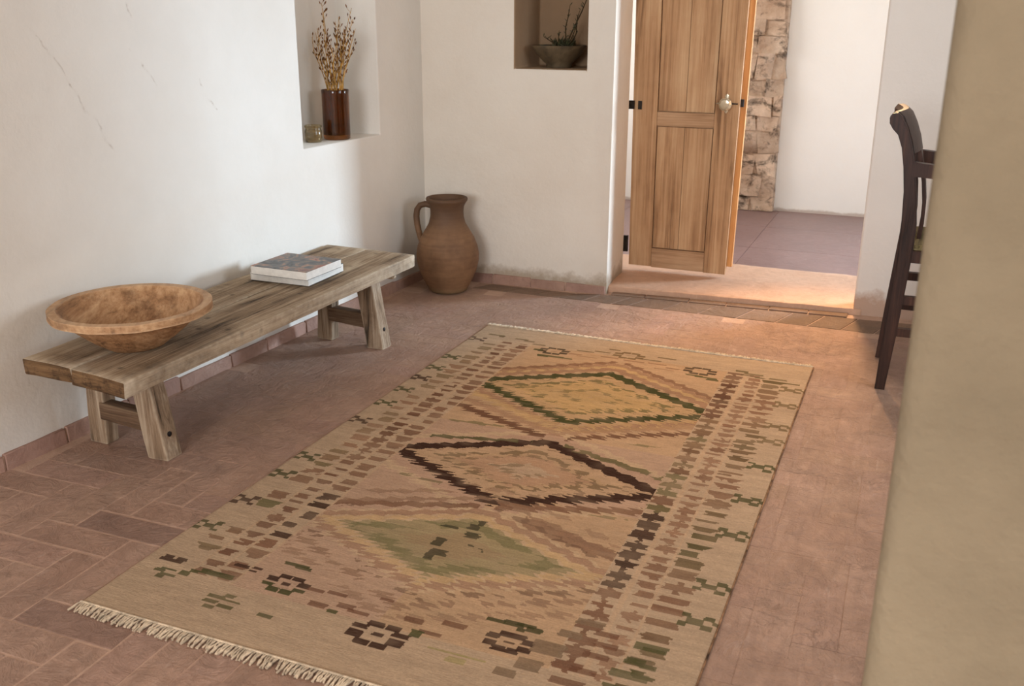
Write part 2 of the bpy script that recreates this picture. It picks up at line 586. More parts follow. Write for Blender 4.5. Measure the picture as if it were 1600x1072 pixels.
for iy in range(-2, 48):
    for ix in range(-4, 56):
        d = (ix - iy) % 6
        if d == 0:
            cx, cy_, hz = (ix + 1.5) * BW, (iy + 0.5) * BW, True
        elif d == 5:
            cx, cy_, hz = (ix + 0.5) * BW, (iy + 1.5) * BW, False
        else:
            continue
        x = X0 + cx * math.cos(ANG) - cy_ * math.sin(ANG)
        y = Y0 + cx * math.sin(ANG) + cy_ * math.cos(ANG)
        if y > 4.70 or x > 1.55 or x < -2.75 or y < 0.8:
            continue
        if x < lwx(y) + 0.02:
            continue
        # the part of the floor the room shows: not under the rug, inside the view wedge
        under = -1.70 < x < -0.42 and 1.72 < y < 3.98
        seen = (x < -0.1 + max(0, (y - 2.0)) * 0.12) and (y > 1.93 - (x + 2.6) * 0.62) and y > 1.0
        v = random.Random(ix * 71 + iy)
        worn = x < -1.25 and y < 2.25       # joints washed out near the camera
        me = ((hor_w if hz else ver_w) if worn else (hor if hz else ver))[v.randrange(6)]
        z = v.uniform(-0.0008, 0.0008) if worn else v.uniform(-0.0002, 0.0002)
        if seen and not under:
            o = link('brick', me, None, fl)
            o.location = (x, y, z)
            o.rotation_euler.z = ANG + v.uniform(-0.004, 0.004)
            g = v.uniform(0.94, 1.05) if worn else v.uniform(0.985, 1.015)
            o.color = (g, g * v.uniform(0.98, 1.01), g * v.uniform(0.97, 1.02), 1)
            if hz and (math.hypot(x + 1.97, y - 1.87) < 0.07 or math.hypot(x + 1.76, y - 1.455) < 0.07):
                o.color = (0.74, 0.72, 0.74, 1)
            n_single += 1
        else:
            b0 = len(stuff.verts)
            mm = me.copy()
            mm.transform(Matrix.Translation((x, y, z)) @ Matrix.Rotation(ANG, 4, 'Z'))
            stuff.from_mesh(mm)
            bpy.data.meshes.remove(mm)
me = bpy.data.meshes.new('brick_field')
stuff.to_mesh(me)
stuff.free()
link('brick_field', me, M['brick'], fl, kind='stuff')

# dark brick border along the back wall and the doorstep
def quad_brick(pts, z0, z1, seed, mat, parent, name='brick', bev=0.004, rough=0.003, color=None):
    bm = hexa([(x, y, z0) for x, y in pts] + [(x, y, z1) for x, y in pts], bev, 1, 0, rough, seed, 30)
    o = link(name, bm_mesh(bm, name), mat, parent)
    if color:
        o.color = color
    return o
xs = [-2.12, -1.93, -1.77, -1.63, -1.50, -1.345, -1.255, -1.08, -0.90, -0.715, -0.53, -0.38, -0.225, -0.08, 0.1, 0.3, 0.55, 0.8, 1.1, 1.4, 1.58]
yn = lambda x: 4.655 + 0.004 * (x + 1.5)
yf = lambda x: min(4.795 + 0.055 * max(0, x + 1.5), 4.80 + 0.04 * (x + 2.2))
for i, (a, b) in enumerate(zip(xs, xs[1:])):
    g = 0.004
    s_ = -0.03
    far = (4.765 if a < -1.6 else 4.80) + 0.055 * max(0, a + 1.45)
    far2 = (4.765 if b < -1.6 else 4.80) + 0.055 * max(0, b + 1.45)
    c = R.uniform(0.85, 1.1)
    if a < -1.7:
        c *= 1.12
    quad_brick([(a + g + s_, yn(a)), (b - g + s_, yn(b)), (b - g + 0.03, far2), (a + g + 0.03, far)], -0.03, 0.0015, i, M['row_brick'], fl, bev=0.002, rough=0.0015, color=(c, c, c * 0.98, 1))
# narrow second course before the step
xs = [-1.43, -1.25, -1.02, -0.83, -0.62, -0.43, -0.245]
for i, (a, b) in enumerate(zip(xs, xs[1:])):
    c = R.uniform(0.9, 1.1)
    quad_brick([(a + .003, 4.812 + .055 * (a + 1.45)), (b - .003, 4.812 + .055 * (b + 1.45)), (b - .003, 4.868 + .064 * (b + 1.4)), (a + .003, 4.868 + .064 * (a + 1.4))],
               -0.03, 0.005, i + 40, M['row_brick'], fl, bev=0.003, rough=0.002, color=(c, c, c, 1))
# raised threshold slab
bm = hexa([(-1.50, 4.868, -0.1), (-0.19, 4.946, -0.1), (-0.08, 5.635, -0.1), (-1.62, 5.628, -0.1),
           (-1.50, 4.868, 0.03), (-0.19, 4.946, 0.03), (-0.08, 5.635, 0.03), (-1.62, 5.628, 0.03)], 0.006, 2, 5, 0.003, 3, 9)
link('trim_1', bm_mesh(bm, 'threshold'), M['threshold'], kind='structure')
# far room floor of smooth tiles
ff = link('floor_far', bm_mesh(hexa(box8(-3.0, 2.4, 5.2, 7.7, -0.14, -0.004), 0), 'floor_far'), M['mortar'], kind='structure')
for i in range(5):
    for j in range(3):
        x0, y0 = -3.11 + i * 1.08, 5.56 + j * 0.68
        bm = hexa(box8(x0 + .0012, x0 + 1.0788, y0 + .0012, y0 + .6788, -0.03, 0.0), 0.001, 1)
        o = link('tile', bm_mesh(bm, 'tile'), M['far_tile'], ff)

# ------------------------------------------------------------------ skirting tiles
bl = link('baseboard_left', bm_mesh(prism([(lwx(-2) - 0.02, -2), (lwx(-2) + 0.009, -2), (lwx(4.77) + 0.009, 4.77), (lwx(4.77) - 0.02, 4.77)], -0.01, 0.046), 'baseboard'), M['mortar'], kind='structure')
y = 1.30
i = 0
while y < 4.74:
    L = R.uniform(0.22, 0.30)
    y1 = min(y + L, 4.75)
    h_ = 0.052 + R.uniform(-0.006, 0.006)
    c = R.uniform(0.88, 1.08)
    bm = hexa([(lwx(y) - 0.01, y + .003, -0.01), (lwx(y) + 0.016, y + .003, -0.01), (lwx(y1) + 0.016, y1 - .003, -0.01), (lwx(y1) - 0.01, y1 - .003, -0.01),
               (lwx(y) - 0.01, y + .003, h_), (lwx(y) + 0.013, y + .003, h_), (lwx(y1) + 0.013, y1 - .003, h_), (lwx(y1) - 0.01, y1 - .003, h_)], 0.003, 1, 2, 0.003, i, 20)
    o = link('tile', bm_mesh(bm, 'tile'), M['skirting'], bl)
    o.color = (c, c * R.uniform(0.97, 1.03), c, 1)
    y = y1
    i += 1
bwy = lambda x: 4.782 + (x + 2.49) * 0.0386
bb = link('baseboard_back', bm_mesh(prism([(-2.48, bwy(-2.48) + .02), (-2.48, bwy(-2.48) - .007), (-1.46, bwy(-1.46) - .007), (-1.46, bwy(-1.46) + .02)], -0.01, 0.042), 'baseboard'), M['mortar'], kind='structure')
x = -2.47
while x < -1.47:
    x1 = min(x + R.uniform(0.17, 0.26), -1.455)
    h_ = 0.046 + R.uniform(-0.006, 0.005)
    c = R.uniform(0.86, 1.06)
    bm = hexa([(x + .003, bwy(x) - .014, -0.01), (x1 - .003, bwy(x1) - .014, -0.01), (x1 - .003, bwy(x1) + .01, -0.01), (x + .003, bwy(x) + .01, -0.01),
               (x + .003, bwy(x) - .011, h_), (x1 - .003, bwy(x1) - .011, h_), (x1 - .003, bwy(x1) + .01, h_), (x + .003, bwy(x) + .01, h_)], 0.003, 1, 2, 0.003, i, 20)
    o = link('tile', bm_mesh(bm, 'tile'), M['skirting'], bb)
    o.color = (c, c * R.uniform(0.97, 1.03), c, 1)
    x = x1
    i += 1

# ------------------------------------------------------------------ rough stone pilaster in the far room
t = NT('rubble_stone')
v = t.world()
a = t.noise(v, 5, 6, 0.65)
col = t.mix(t.ramp(a, [(0.35, (0,)), (0.65, (1,))]), lin((190, 158, 132)), lin((224, 198, 174)))
oi = t.n('ShaderNodeObjectInfo')
hs = t.n('ShaderNodeHueSaturation')
t.l(col, hs.inputs['Color'])
t.l(t.math('ADD', t.math('MULTIPLY', oi.outputs['Random'], 0.3), 0.82), hs.inputs['Value'])
st = t.noise(t.world((1, 1, 1.3)), 7.5, 9, 0.72, 0.5)
col = t.mix(t.math('MULTIPLY', t.ramp(st, [(0.50, (0,)), (0.62, (1,))]), 0.85), hs.outputs[0], lin((66, 52, 42)))
M['stone'] = t.out(col, 0.95, t.bump(t.noise(v, 22, 8, 0.7), 0.9, 0.02), 0.1)
wp = link('wall_far_stone', bm_mesh(hexa(box8(-1.95, -0.995, 7.50, 7.6, -0.05, H), 0.01, 1, 4, 0.006, 2, 8), 'pilaster'), M['stone'], kind='structure')
z = 0.0
i = 0
while z < 2.6:
    h_ = R.uniform(0.09, 0.17)
    x = -1.94 + R.uniform(-0.1, 0)
    while x < -1.01:
        wd = R.uniform(0.11, 0.26)
        x1 = min(x + wd, -0.99)
        if x1 - x > 0.05:
            bm = hexa(box8(max(x, -1.95) + .006, x1 - .006, 7.478 + R.uniform(0, .012), 7.54, z + .002, min(z + h_, 2.65) - .002), 0.022, 3, 0, 0.03, i, 6)
            cxs, czs, tl = (x + x1) / 2, z + h_ / 2, R.uniform(-0.09, 0.09)
            for q in bm.verts:
                dx_, dz_ = q.co.x - cxs, q.co.z - czs
                q.co.x, q.co.z = cxs + dx_ - dz_ * tl, czs + dz_ + dx_ * tl
            link('stone', bm_mesh(bm, 'stone', True, 80), M['stone'], wp)
        x = x1
        i += 1
    z += h_

# ------------------------------------------------------------------ kilim rug
def build_rug():
    U, V = 1.485, 2.50
    NU, NV = 424, 714
    x0, y0 = -1.80, 1.56
    # near edge runs slightly askew, as it lies in the room
    us = (np.arange(NU) + 0.5) / NU * U
    vs = (np.arange(NV) + 0.5) / NV * V
    uu, vv = np.meshgrid(us, vs)
    rng = np.random.default_rng(3)
    L = lambda c: np.array(lin(c))
    TAN, TAN2, PINK = L((182, 156, 128)), L((194, 166, 132)), L((180, 146, 122))
    YEL = L((190, 156, 108))
    GRN, GRN2 = L((62, 66, 34)), L((104, 98, 62))
    DRK, BRN, BRN2, LBR = L((48, 27, 20)), L((98, 62, 44)), L((126, 90, 68)), L((150, 113, 88))
    col = np.empty((NV, NU, 3))
    col[:] = TAN
    def nz(su, sv, amp=1.0, seed=0):
        g = np.random.default_rng(seed).random((int(V / sv) + 3, int(U / su) + 3))
        a, b = vv / sv, uu / su
        i, j = a.astype(int), b.astype(int)
        fa, fb = a - i, b - j
        fa, fb = fa * fa * (3 - 2 * fa), fb * fb * (3 - 2 * fb)
        return amp * ((g[i, j] * (1 - fb) + g[i, j + 1] * fb) * (1 - fa) + (g[i + 1, j] * (1 - fb) + g[i + 1, j + 1] * fb) * fa)
    # tapestry steps: the design moves in small blocks of weft
    du = (nz(0.02, 0.009, 1, 21) - 0.5) * 0.018
    dv = (nz(0.03, 0.02, 1, 22) - 0.5) * 0.008
    ST = 0.015
    vq = (np.floor(vv / ST) + 0.5) * ST + dv * 0.4
    saw = ((vv / (2 * ST)) % 1.0 - 0.5) * 0.040
    def put(mask, c, amt=1.0):
        m = mask.astype(float)[..., None] * amt
        col[:] = col * (1 - m) + c * m
    U1, U2, UC = 0.300, 1.168, 0.735
    field = (uu > U1) & (uu < U2) & (vv > 0.20) & (vv < 2.30)
    put(field, PINK, 0.75)
    uq = uu + du
    s = np.where(uq > UC, 1.0, -1.0)
    au = np.abs(uq - UC) + saw * 0.9
    # diamonds: (centre v, reach, slope, band colour, inner colours)
    def ring(vc, sl, a, b, c, amt=1.0, dash=None, shade=0):
        D = np.abs(vq - vc) + sl * au
        m = (D > a) & (D < b) & (np.abs(uq - UC) < 0.434) & field
        if dash:
            ph = nz(dash, dash * 0.35, 1, int(vc * 100) + int(a * 1000))
            m &= ph > shade
        put(m, c, amt)
    def diamond(vc, Rr, sl, band, halo, inner, core, dots):
        ring(vc, sl, Rr + 0.015, Rr + 0.055, halo[0], 0.8)
        ring(vc, sl, Rr + 0.055, Rr + 0.09, halo[1], 0.75)
        ring(vc, sl, 0, Rr, inner, 1)
        ring(vc, sl, Rr - 0.050, Rr, band, 1)
        ring(vc, sl, Rr - 0.072, Rr - 0.056, band * 0.6 + inner * 0.4, 0.7, 0.03, 0.64)
        ring(vc, sl, 0, Rr - 0.105, core[0], 0.85)
        ring(vc, sl, Rr - 0.122, Rr - 0.096, dots, 0.8, 0.04, 0.42)
        ring(vc, sl, 0, Rr - 0.135, core[1], 0.8)
        ring(vc, sl, Rr - 0.148, Rr - 0.132, dots, 0.65, 0.05, 0.45)
        ring(vc, sl, 0, Rr - 0.20, core[2], 0.8)
        ring(vc, sl, Rr - 0.225, Rr - 0.205, dots, 0.6, 0.05, 0.4)
    # yellow field tint around the upper and lower diamonds
    put(field & (vv > 1.40), YEL, 0.35)
    put(field & (vv < 0.95) & (uu > 0.72), YEL, 0.35)
    diamond(1.81, 0.292, 0.555, GRN, (LBR, YEL), L((186, 152, 112)), (YEL, YEL * 0.95, L((182, 150, 104))), GRN2 * 0.9)
    diamond(1.115, 0.258, 0.50, DRK * 1.1, (PINK, TAN2), L((182, 150, 118)), (L((178, 146, 112)), L((172, 136, 108)), TAN), L((112, 92, 66)))
    # chevrons between the diamonds
    def vee(vc, sl, sr_, wd, c, amt=1.0, u_a=0.0, u_b=0.44, dash=None, th=0.5, side=0):
        line = vc + np.where(s > 0, sr_, sl) * au
        m = (np.abs(vq - line) < wd / 2) & field & (np.abs(uq - UC) > u_a) & (np.abs(uq - UC) < u_b)
        if side:
            m &= (s * side > 0)
        if dash:
            m &= nz(dash, dash * 0.4, 1, int(vc * 77) + int(abs(sl) * 100)) > th
        put(m, c, amt)
    vee(1.375, 0.40, 0.58, 0.040, BRN * 0.95, 0.9, 0.03, side=-1)
    vee(1.375, 0.40, 0.55, 0.032, BRN, 0.85, 0.05, side=1)
    vee(1.43, 0.42, 0.58, 0.045, LBR, 0.6)
    vee(1.49, 0.45, 0.58, 0.03, YEL, 0.6)
    vee(1.345, -0.25, -0.30, 0.024, GRN * 1.2, 0.9, 0.05, 0.40, 0.06, 0.25, -1)
    vee(1.36, -0.22, -0.30, 0.030, GRN2 * 0.85, 0.9, 0.06, 0.43, 0.06, 0.3, 1)
    vee(1.44, -0.1, 0.02, 0.02, GRN2, 0.7, 0.2, 0.40, 0.04, 0.45)
    vee(2.235, -0.62, -0.58, 0.03, BRN2, 0.85, 0.02)
    vee(2.20, -0.60, -0.57, 0.03, LBR, 0.7)
    vee(0.855, -0.36, 0.32, 0.032, BRN2 * 0.9, 0.85, 0.03, 0.43, side=-1)
    vee(0.855, -0.36, 0.32, 0.036, BRN2 * 0.95, 0.9, 0.02, 0.43, side=1)
    vee(0.845, -0.36, -0.30, 0.055, LBR * 0.8, 0.85, 0.12, 0.43, side=1)
    vee(0.82, -0.5, -0.5, 0.03, LBR, 0.7, 0.0, side=-1)
    vee(0.91, 0.1, 0.05, 0.02, GRN2, 0.6, 0.2, 0.40, 0.04, 0.45)
    # the lowest diamond, worn soft
    ring(0.60, 0.46, 0, 0.245, TAN2, 0.7)
    ring(0.60, 0.46, 0.205, 0.235, L((150, 112, 90)), 0.7)
    ring(0.60, 0.46, 0.175, 0.2, YEL * 1.02, 0.55)
    ring(0.60, 0.46, 0.0, 0.168, L((146, 132, 96)), 0.8)
    ring(0.60, 0.46, 0.115, 0.155, L((118, 112, 76)), 0.75, 0.12, 0.35)
    ring(0.60, 0.46, 0.0, 0.075, L((156, 132, 100)), 0.8)
    ring(0.60, 0.46, 0.255, 0.275, L((110, 82, 64)), 0.7, 0.05, 0.5)
    ring(0.60, 0.46, 0.30, 0.325, L((138, 106, 84)), 0.7, 0.09, 0.35)
    ring(0.60, 0.46, 0.36, 0.385, L((138, 106, 84)), 0.55, 0.09, 0.4)
    for (a, b, wu, wv) in ((0.68, 0.70, 0.05, 0.02), (0.69, 0.61, 0.035, 0.05), (0.71, 0.56, 0.05, 0.03), (0.70, 0.525, 0.03, 0.03), (0.76, 0.675, 0.045, 0.018), (0.745, 0.72, 0.04, 0.02), (0.755, 0.745, 0.022, 0.03), (0.80, 0.615, 0.05, 0.014)):
        put((np.abs(uq - a) + 0.3 * np.abs(dv) < wu / 2) & (np.abs(vq - b) < wv / 2), L((62, 60, 42)), 0.9)
    # ---- border columns of little woven blocks
    def column(ua, ub, per, pal, duty, kindf, seed, v0=0.20, v1=2.30):
        r = random.Random(seed)
        v_ = v0
        while v_ < v1:
            p = per * r.uniform(0.8, 1.2)
            c = pal(v_, r)
            a = kindf(v_, r)
            uc = (ua + ub) / 2
            hw = (ub - ua) / 2
            m = (np.abs(vq - v_ - p * 0.5) < p * duty / 2)
            if a == 'H':          # two bars joined by a waist
                mm = (m & (np.abs(uq - uc) < hw)) | ((vv > v_) & (vv < v_ + p) & (np.abs(uq - uc) < hw * 0.25))
            elif a == 'L':
                k = r.uniform(-0.35, 0.35)
                mm = m & (uq > ua + max(0, k) * hw * 2) & (uq < ub + min(0, k) * hw * 2)
            elif a == 'T':
                mm = m & (np.abs(uq - uc) < hw * (0.35 + 1.1 * np.clip((vv - v_) / p, 0, 1)))
            else:
                v_ += p
                continue
            put(mm & (vv > v0) & (vv < v1), c, r.uniform(0.75, 0.95))
            v_ += p
    def lerp(a, b, t_):
        return a * (1 - t_) + b * t_
    def palA(v_, r):
        if v_ > 1.95: return BRN * r.uniform(0.75, 1.0)
        if v_ > 1.75: return BRN * r.uniform(0.7, 0.95)
        if v_ > 1.2: return lerp(BRN2, GRN2, r.random()) * r.uniform(0.75, 1.0)
        if v_ > 0.98: return lerp(BRN2, GRN2, r.random()) * r.uniform(0.8, 1)
        if v_ > 0.52: return DRK * r.uniform(0.8, 1.25)
        return lerp(BRN, BRN2, r.random())
    column(1.170, 1.234, 0.055, palA, 0.58, lambda v_, r: 'H', 11)
    column(0.234, 0.294, 0.060, lambda v_, r: DRK * r.uniform(0.9, 1.4) if 0.40 < v_ < 0.72 else BRN2 * r.uniform(0.8, 1.05), 0.62, lambda v_, r: r.choice('LLT'), 12)
    pB = lambda v_, r: lerp(BRN2, LBR, r.random()) * r.uniform(0.85, 1.02)
    column(1.256, 1.310, 0.046, pB, 0.5, lambda v_, r: r.choice('HHLT'), 13)
    column(0.166, 0.218, 0.052, lambda v_, r: lerp(BRN, BRN2, r.random()), 0.55, lambda v_, r: r.choice('LLTH'), 14)
    def pC(v_, r):
        k = 0.5 + 0.5 * math.sin(v_ * 9.0)
        g = lerp(BRN2, GRN * 1.15, k * (0.6 + 0.4 * r.random()))
        return lerp(g, LBR, 0.3 if v_ > 1.5 else 0.0)
    column(1.320, 1.396, 0.056, pC, 0.62, lambda v_, r: r.choice('LLLTH'), 15, 0.16, 2.28)
    column(0.086, 0.152, 0.062, lambda v_, r: lerp(GRN2, BRN2, r.random()) if v_ < 0.9 else lerp(LBR, GRN2, r.random() * 0.6), 0.6, lambda v_, r: r.choice('LLLT-'), 16, 0.3, 2.25)
    # light guard lines
    for a in (0.228, 0.160, 0.296, 1.240, 1.248, 1.315):
        put((np.abs(uu - a) < 0.0035) & (vv > 0.2) & (vv < 2.3), L((190, 158, 126)), 0.6)
    uf = uu + du * 0.35
    vf = (np.floor(vv / 0.0068) + 0.5) * 0.0068
    # ---- leaves in the outer guard
    def leaf(u, v_, sgn, c, k=1.0):
        blocks = ((0.0, 0.0, 0.030, 0.016), (0.022, 0.014, 0.02, 0.013), (0.022, -0.014, 0.02, 0.013), (0.040, 0.004, 0.022, 0.012), (-0.018, 0.016, 0.018, 0.012), (-0.02, -0.012, 0.016, 0.012))
        for a, b, wu, wv in blocks:
            put((np.abs(uf - u - sgn * a * k) < wu * k / 2) & (np.abs(vf - v_ - b * k) < wv * k / 2 + 0.001), c, 0.85)
    for i, v_ in enumerate((2.19, 2.02, 1.80, 1.66, 1.44, 1.19, 0.96, 0.67, 0.505)):
        leaf(1.430, v_, 1, (GRN * 1.1 if v_ < 1.5 else lerp(GRN2, BRN2, 0.4)), 1.4)
    for i, v_ in enumerate((2.29, 2.02, 1.87, 1.74, 1.60, 1.45, 1.27, 0.93, 0.79, 0.60, 0.43)):
        leaf(0.045, v_, -1, GRN * (1.1 if v_ > 1 else 0.95) if i % 3 else DRK * 1.3, 1.3)
    # ---- rosettes
    def rosette(u, v_, k, c, c2=None, open_=False):
        for i in range(8):
            a = PI / 8 + i * PI / 4
            pu, pv = u + 0.040 * k * math.cos(a) * 1.1, v_ + 0.030 * k * math.sin(a)
            put((np.abs(uf - pu) < 0.0155 * k) & (np.abs(vf - pv) < 0.0085 * k), c2 if (c2 is not None and math.sin(a) < -0.2) else c, 0.95)
        put((np.abs(uf - u) < 0.011 * k) & (np.abs(vf - v_) < 0.006 * k), c, 0.9 if not open_ else 0.2)
    rosette(0.421, 2.259, 1.2, L((62, 54, 40)), None, True)
    rosette(1.062, 2.262, 1.2, L((76, 62, 46)), None, True)
    rosette(0.426, 0.258, 1.15, DRK, GRN)
    rosette(0.748, 0.165, 1.35, DRK * 1.25)
    rosette(1.046, 0.255, 1.05, DRK * 1.15)
    rosette(0.74, 2.33, 1.2, lerp(GRN2, BRN2, 0.5), None, True)
    # loose leaf and comb motifs at both ends
    def bits(lst, c, amt=0.9):
        for a, b, wu, wv in lst:
            put((np.abs(uf - a) < wu / 2) & (np.abs(vf - b) < wv / 2), c, amt)
    bits([(0.075, 0.235, 0.07, 0.014), (0.06, 0.25, 0.03, 0.014), (0.10, 0.25, 0.03, 0.012)], DRK * 1.4)
    bits([(0.10, 0.20, 0.05, 0.012), (0.08, 0.19, 0.03, 0.014), (0.115, 0.175, 0.05, 0.014), (0.10, 0.163, 0.025, 0.013), (0.15, 0.20, 0.03, 0.02), (0.235, 0.23, 0.10, 0.022), (0.17, 0.215, 0.03, 0.012)], GRN * 1.15)
    bits([(0.30, 0.14, 0.05, 0.014), (0.295, 0.12, 0.04, 0.014), (0.305, 0.10, 0.03, 0.014), (0.35, 0.14, 0.05, 0.010), (0.345, 0.115, 0.045, 0.012), (0.33, 0.155, 0.03, 0.01)], GRN2 * 0.75)
    bits([(0.27, 0.285, 0.045, 0.018), (0.31, 0.275, 0.03, 0.012), (0.315, 0.29, 0.028, 0.012)], DRK * 1.3)
    bits([(0.40, 0.345, 0.075, 0.014), (0.425, 0.338, 0.05, 0.012)], GRN * 0.95)
    bits([(1.06, 0.335, 0.05, 0.014), (1.03, 0.33, 0.05, 0.02), (1.085, 0.325, 0.04, 0.02), (1.055, 0.315, 0.02, 0.016), (0.985, 0.325, 0.05, 0.014)], GRN * 0.8)
    bits([(0.62, 0.235, 0.05, 0.016), (0.66, 0.225, 0.06, 0.012), (0.80, 0.25, 0.05, 0.02), (0.55, 0.215, 0.05, 0.02), (0.51, 0.265, 0.05, 0.018), (0.57, 0.27, 0.06, 0.016), (0.70, 0.30, 0.04, 0.014), (0.90, 0.27, 0.06, 0.02), (0.86, 0.22, 0.06, 0.014)], BRN * 1.05, 0.75)
    bits([(0.83, 0.205, 0.03, 0.03), (0.60, 0.205, 0.03, 0.018), (0.46, 0.12, 0.04, 0.012)], GRN * 1.2)
    bits([(0.93, 0.165, 0.10, 0.008), (0.99, 0.165, 0.07, 0.010), (0.96, 0.145, 0.05, 0.02)], L((150, 140, 80)), 0.6)
    bits([(0.43, 2.195, 0.12, 0.02), (0.40, 2.185, 0.05, 0.016), (0.35, 2.255, 0.04, 0.02), (0.50, 2.19, 0.06, 0.012)], GRN * 1.2, 0.85)
    bits([(0.23, 2.36, 0.06, 0.016), (0.27, 2.345, 0.05, 0.014), (0.10, 2.37, 0.08, 0.014), (0.13, 2.36, 0.03, 0.02), (0.33, 2.32, 0.06, 0.014), (0.55, 2.31, 0.08, 0.012), (0.62, 2.33, 0.07, 0.014), (0.84, 2.31, 0.09, 0.014), (0.90, 2.36, 0.08, 0.012), (0.66, 2.38, 0.05, 0.012)], lerp(GRN2, BRN2, 0.4) * 0.85, 0.8)
    bits([(0.52, 2.26, 0.06, 0.012), (0.58, 2.24, 0.09, 0.012), (0.67, 2.27, 0.08, 0.012), (0.78, 2.265, 0.09, 0.012), (0.88, 2.27, 0.08, 0.012), (0.95, 2.245, 0.06, 0.012), (0.92, 2.22, 0.08, 0.01)], BRN2, 0.6)
    bits([(1.10, 2.195, 0.09, 0.014), (1.05, 2.205, 0.07, 0.012), (1.13, 2.18, 0.05, 0.018)], GRN * 1.2, 0.85)
    bits([(1.22, 2.33, 0.05, 0.02), (1.27, 2.315, 0.08, 0.014), (1.25, 2.29, 0.05, 0.016), (1.30, 2.28, 0.04, 0.014), (1.37, 2.29, 0.07, 0.018), (1.36, 2.26, 0.09, 0.014), (1.43, 2.255, 0.06, 0.012)], lerp(GRN2, BRN, 0.3) * 0.9, 0.85)
    # lower corner blocks
    bits([(1.20, 0.40, 0.07, 0.03), (1.17, 0.34, 0.06, 0.03), (1.14, 0.27, 0.08, 0.045), (1.12, 0.20, 0.06, 0.04), (1.08, 0.15, 0.05, 0.03)], L((122, 100, 78)), 0.85)
    bits([(1.26, 0.33, 0.06, 0.022), (1.25, 0.28, 0.06, 0.022), (1.24, 0.22, 0.06, 0.02), (1.22, 0.17, 0.08, 0.025), (1.25, 0.37, 0.06, 0.02)], BRN * 1.15, 0.75)
    bits([(1.36, 0.36, 0.08, 0.028), (1.34, 0.30, 0.05, 0.026), (1.37, 0.29, 0.04, 0.02), (1.34, 0.245, 0.09, 0.022), (1.33, 0.19, 0.07, 0.03), (1.30, 0.14, 0.07, 0.03)], GRN * 1.25, 0.8)
    # abrash: rows of slightly different dye, and wear
    row = np.random.default_rng(5).normal(0, 0.028, NV)[:, None]
    wide = (nz(0.5, 0.05, 1, 8) - 0.5) * 0.12 + (nz(0.05, 0.012, 1, 9) - 0.5) * 0.16
    grain = np.random.default_rng(6).normal(0, 0.05, (NV, NU))
    col *= (1 + row + wide + grain)[..., None]
    wear = np.clip(nz(0.06, 0.03, 1, 31) * 1.6 - 0.85, 0, 1) * 0.25
    col[:] = col * (1 - wear[..., None]) + TAN * wear[..., None]
    col = np.clip(col, 0, 1)
    # geometry: sheet with soft undulation
    gu = np.linspace(0, U, NU + 1)
    gv = np.linspace(0, V, NV + 1)
    GU, GV = np.meshgrid(gu, gv)
    X = x0 + GU - 0.012 * (1 - GV / V) * 0 
    Yv = y0 + GV + (0.02 * (1 - GU / U) - 0.01) * (GV / V) * 0.5
    Z = 0.0075 + 0.0012 * np.sin(GU * 5.1 + GV * 2.0) + 0.0010 * np.sin(GV * 7.7 - GU * 3)
    ed = np.minimum(np.minimum(GU, U - GU), np.minimum(GV, V - GV))
    Z -= 0.003 * np.clip(1 - ed / 0.006, 0, 1)
    verts = np.stack([X, Yv, Z], -1).reshape(-1, 3)
    idx = np.arange((NU + 1) * (NV + 1)).reshape(NV + 1, NU + 1)
    quads = np.stack([idx[:-1, :-1], idx[:-1, 1:], idx[1:, 1:], idx[1:, :-1]], -1).reshape(-1, 4)
    # rim down to the floor
    loop = np.concatenate([idx[0, :], idx[1:, -1], idx[-1, -2::-1], idx[-2:0:-1, 0]])
    low = verts[loop].copy()
    low[:, 2] = 0.0012
    n0 = len(verts)
    verts = np.concatenate([verts, low])
    li = n0 + np.arange(len(loop))
    rim = np.stack([li, np.roll(li, -1), np.roll(loop, -1), loop], -1)
    faces = np.concatenate([quads, rim])
    me = bpy.data.meshes.new('rug')
    me.vertices.add(len(verts))
    me.vertices.foreach_set('co', verts.ravel())
    me.loops.add(faces.size)
    me.loops.foreach_set('vertex_index', faces.ravel().astype(np.int32))
    me.polygons.add(len(faces))
    me.polygons.foreach_set('loop_start', (np.arange(len(faces)) * 4).astype(np.int32))
    me.polygons.foreach_set('loop_total', np.full(len(faces), 4, np.int32))
    me.update(calc_edges=True)
    at = me.attributes.new('dye', 'FLOAT_COLOR', 'FACE')
    fc = np.ones((len(faces), 4))
    fc[:NU * NV, :3] = col.reshape(-1, 3)
    fc[NU * NV:, :3] = L((104, 76, 58))
    at.data.foreach_set('color', fc.ravel())
    me.validate()
    t = NT('kilim_wool')
    a = t.n('ShaderNodeAttribute', attribute_name='dye')
    h1 = t.noise(t.world((60, 330, 60)), 1.0, 3, 0.6)
    h2 = t.noise(t.world((9, 26, 9)), 1.0, 4, 0.6)
    hh = t.math('ADD', h1, t.math('MULTIPLY', h2, 0.8))
    cc = t.mix(t.math('MULTIPLY', t.ramp(h1, [(0.3, (0,)), (0.7, (1,))]), 0.28), a.outputs['Color'], (0.18, 0.12, 0.085))
    mat = t.out(cc, 0.95, t.bump(hh, 0.8, 0.004), 0.02)
    me.materials.append(mat)
    rug = link('rug', me, None, None, 'faded tan kilim rug with diamonds and fringed ends on the brick floor', 'rug')
    # fringes: loops of warp threads
    fm = simple('warp_thread', (206, 186, 160), 0.95, 0.15, 60, 0.4, 0.1)
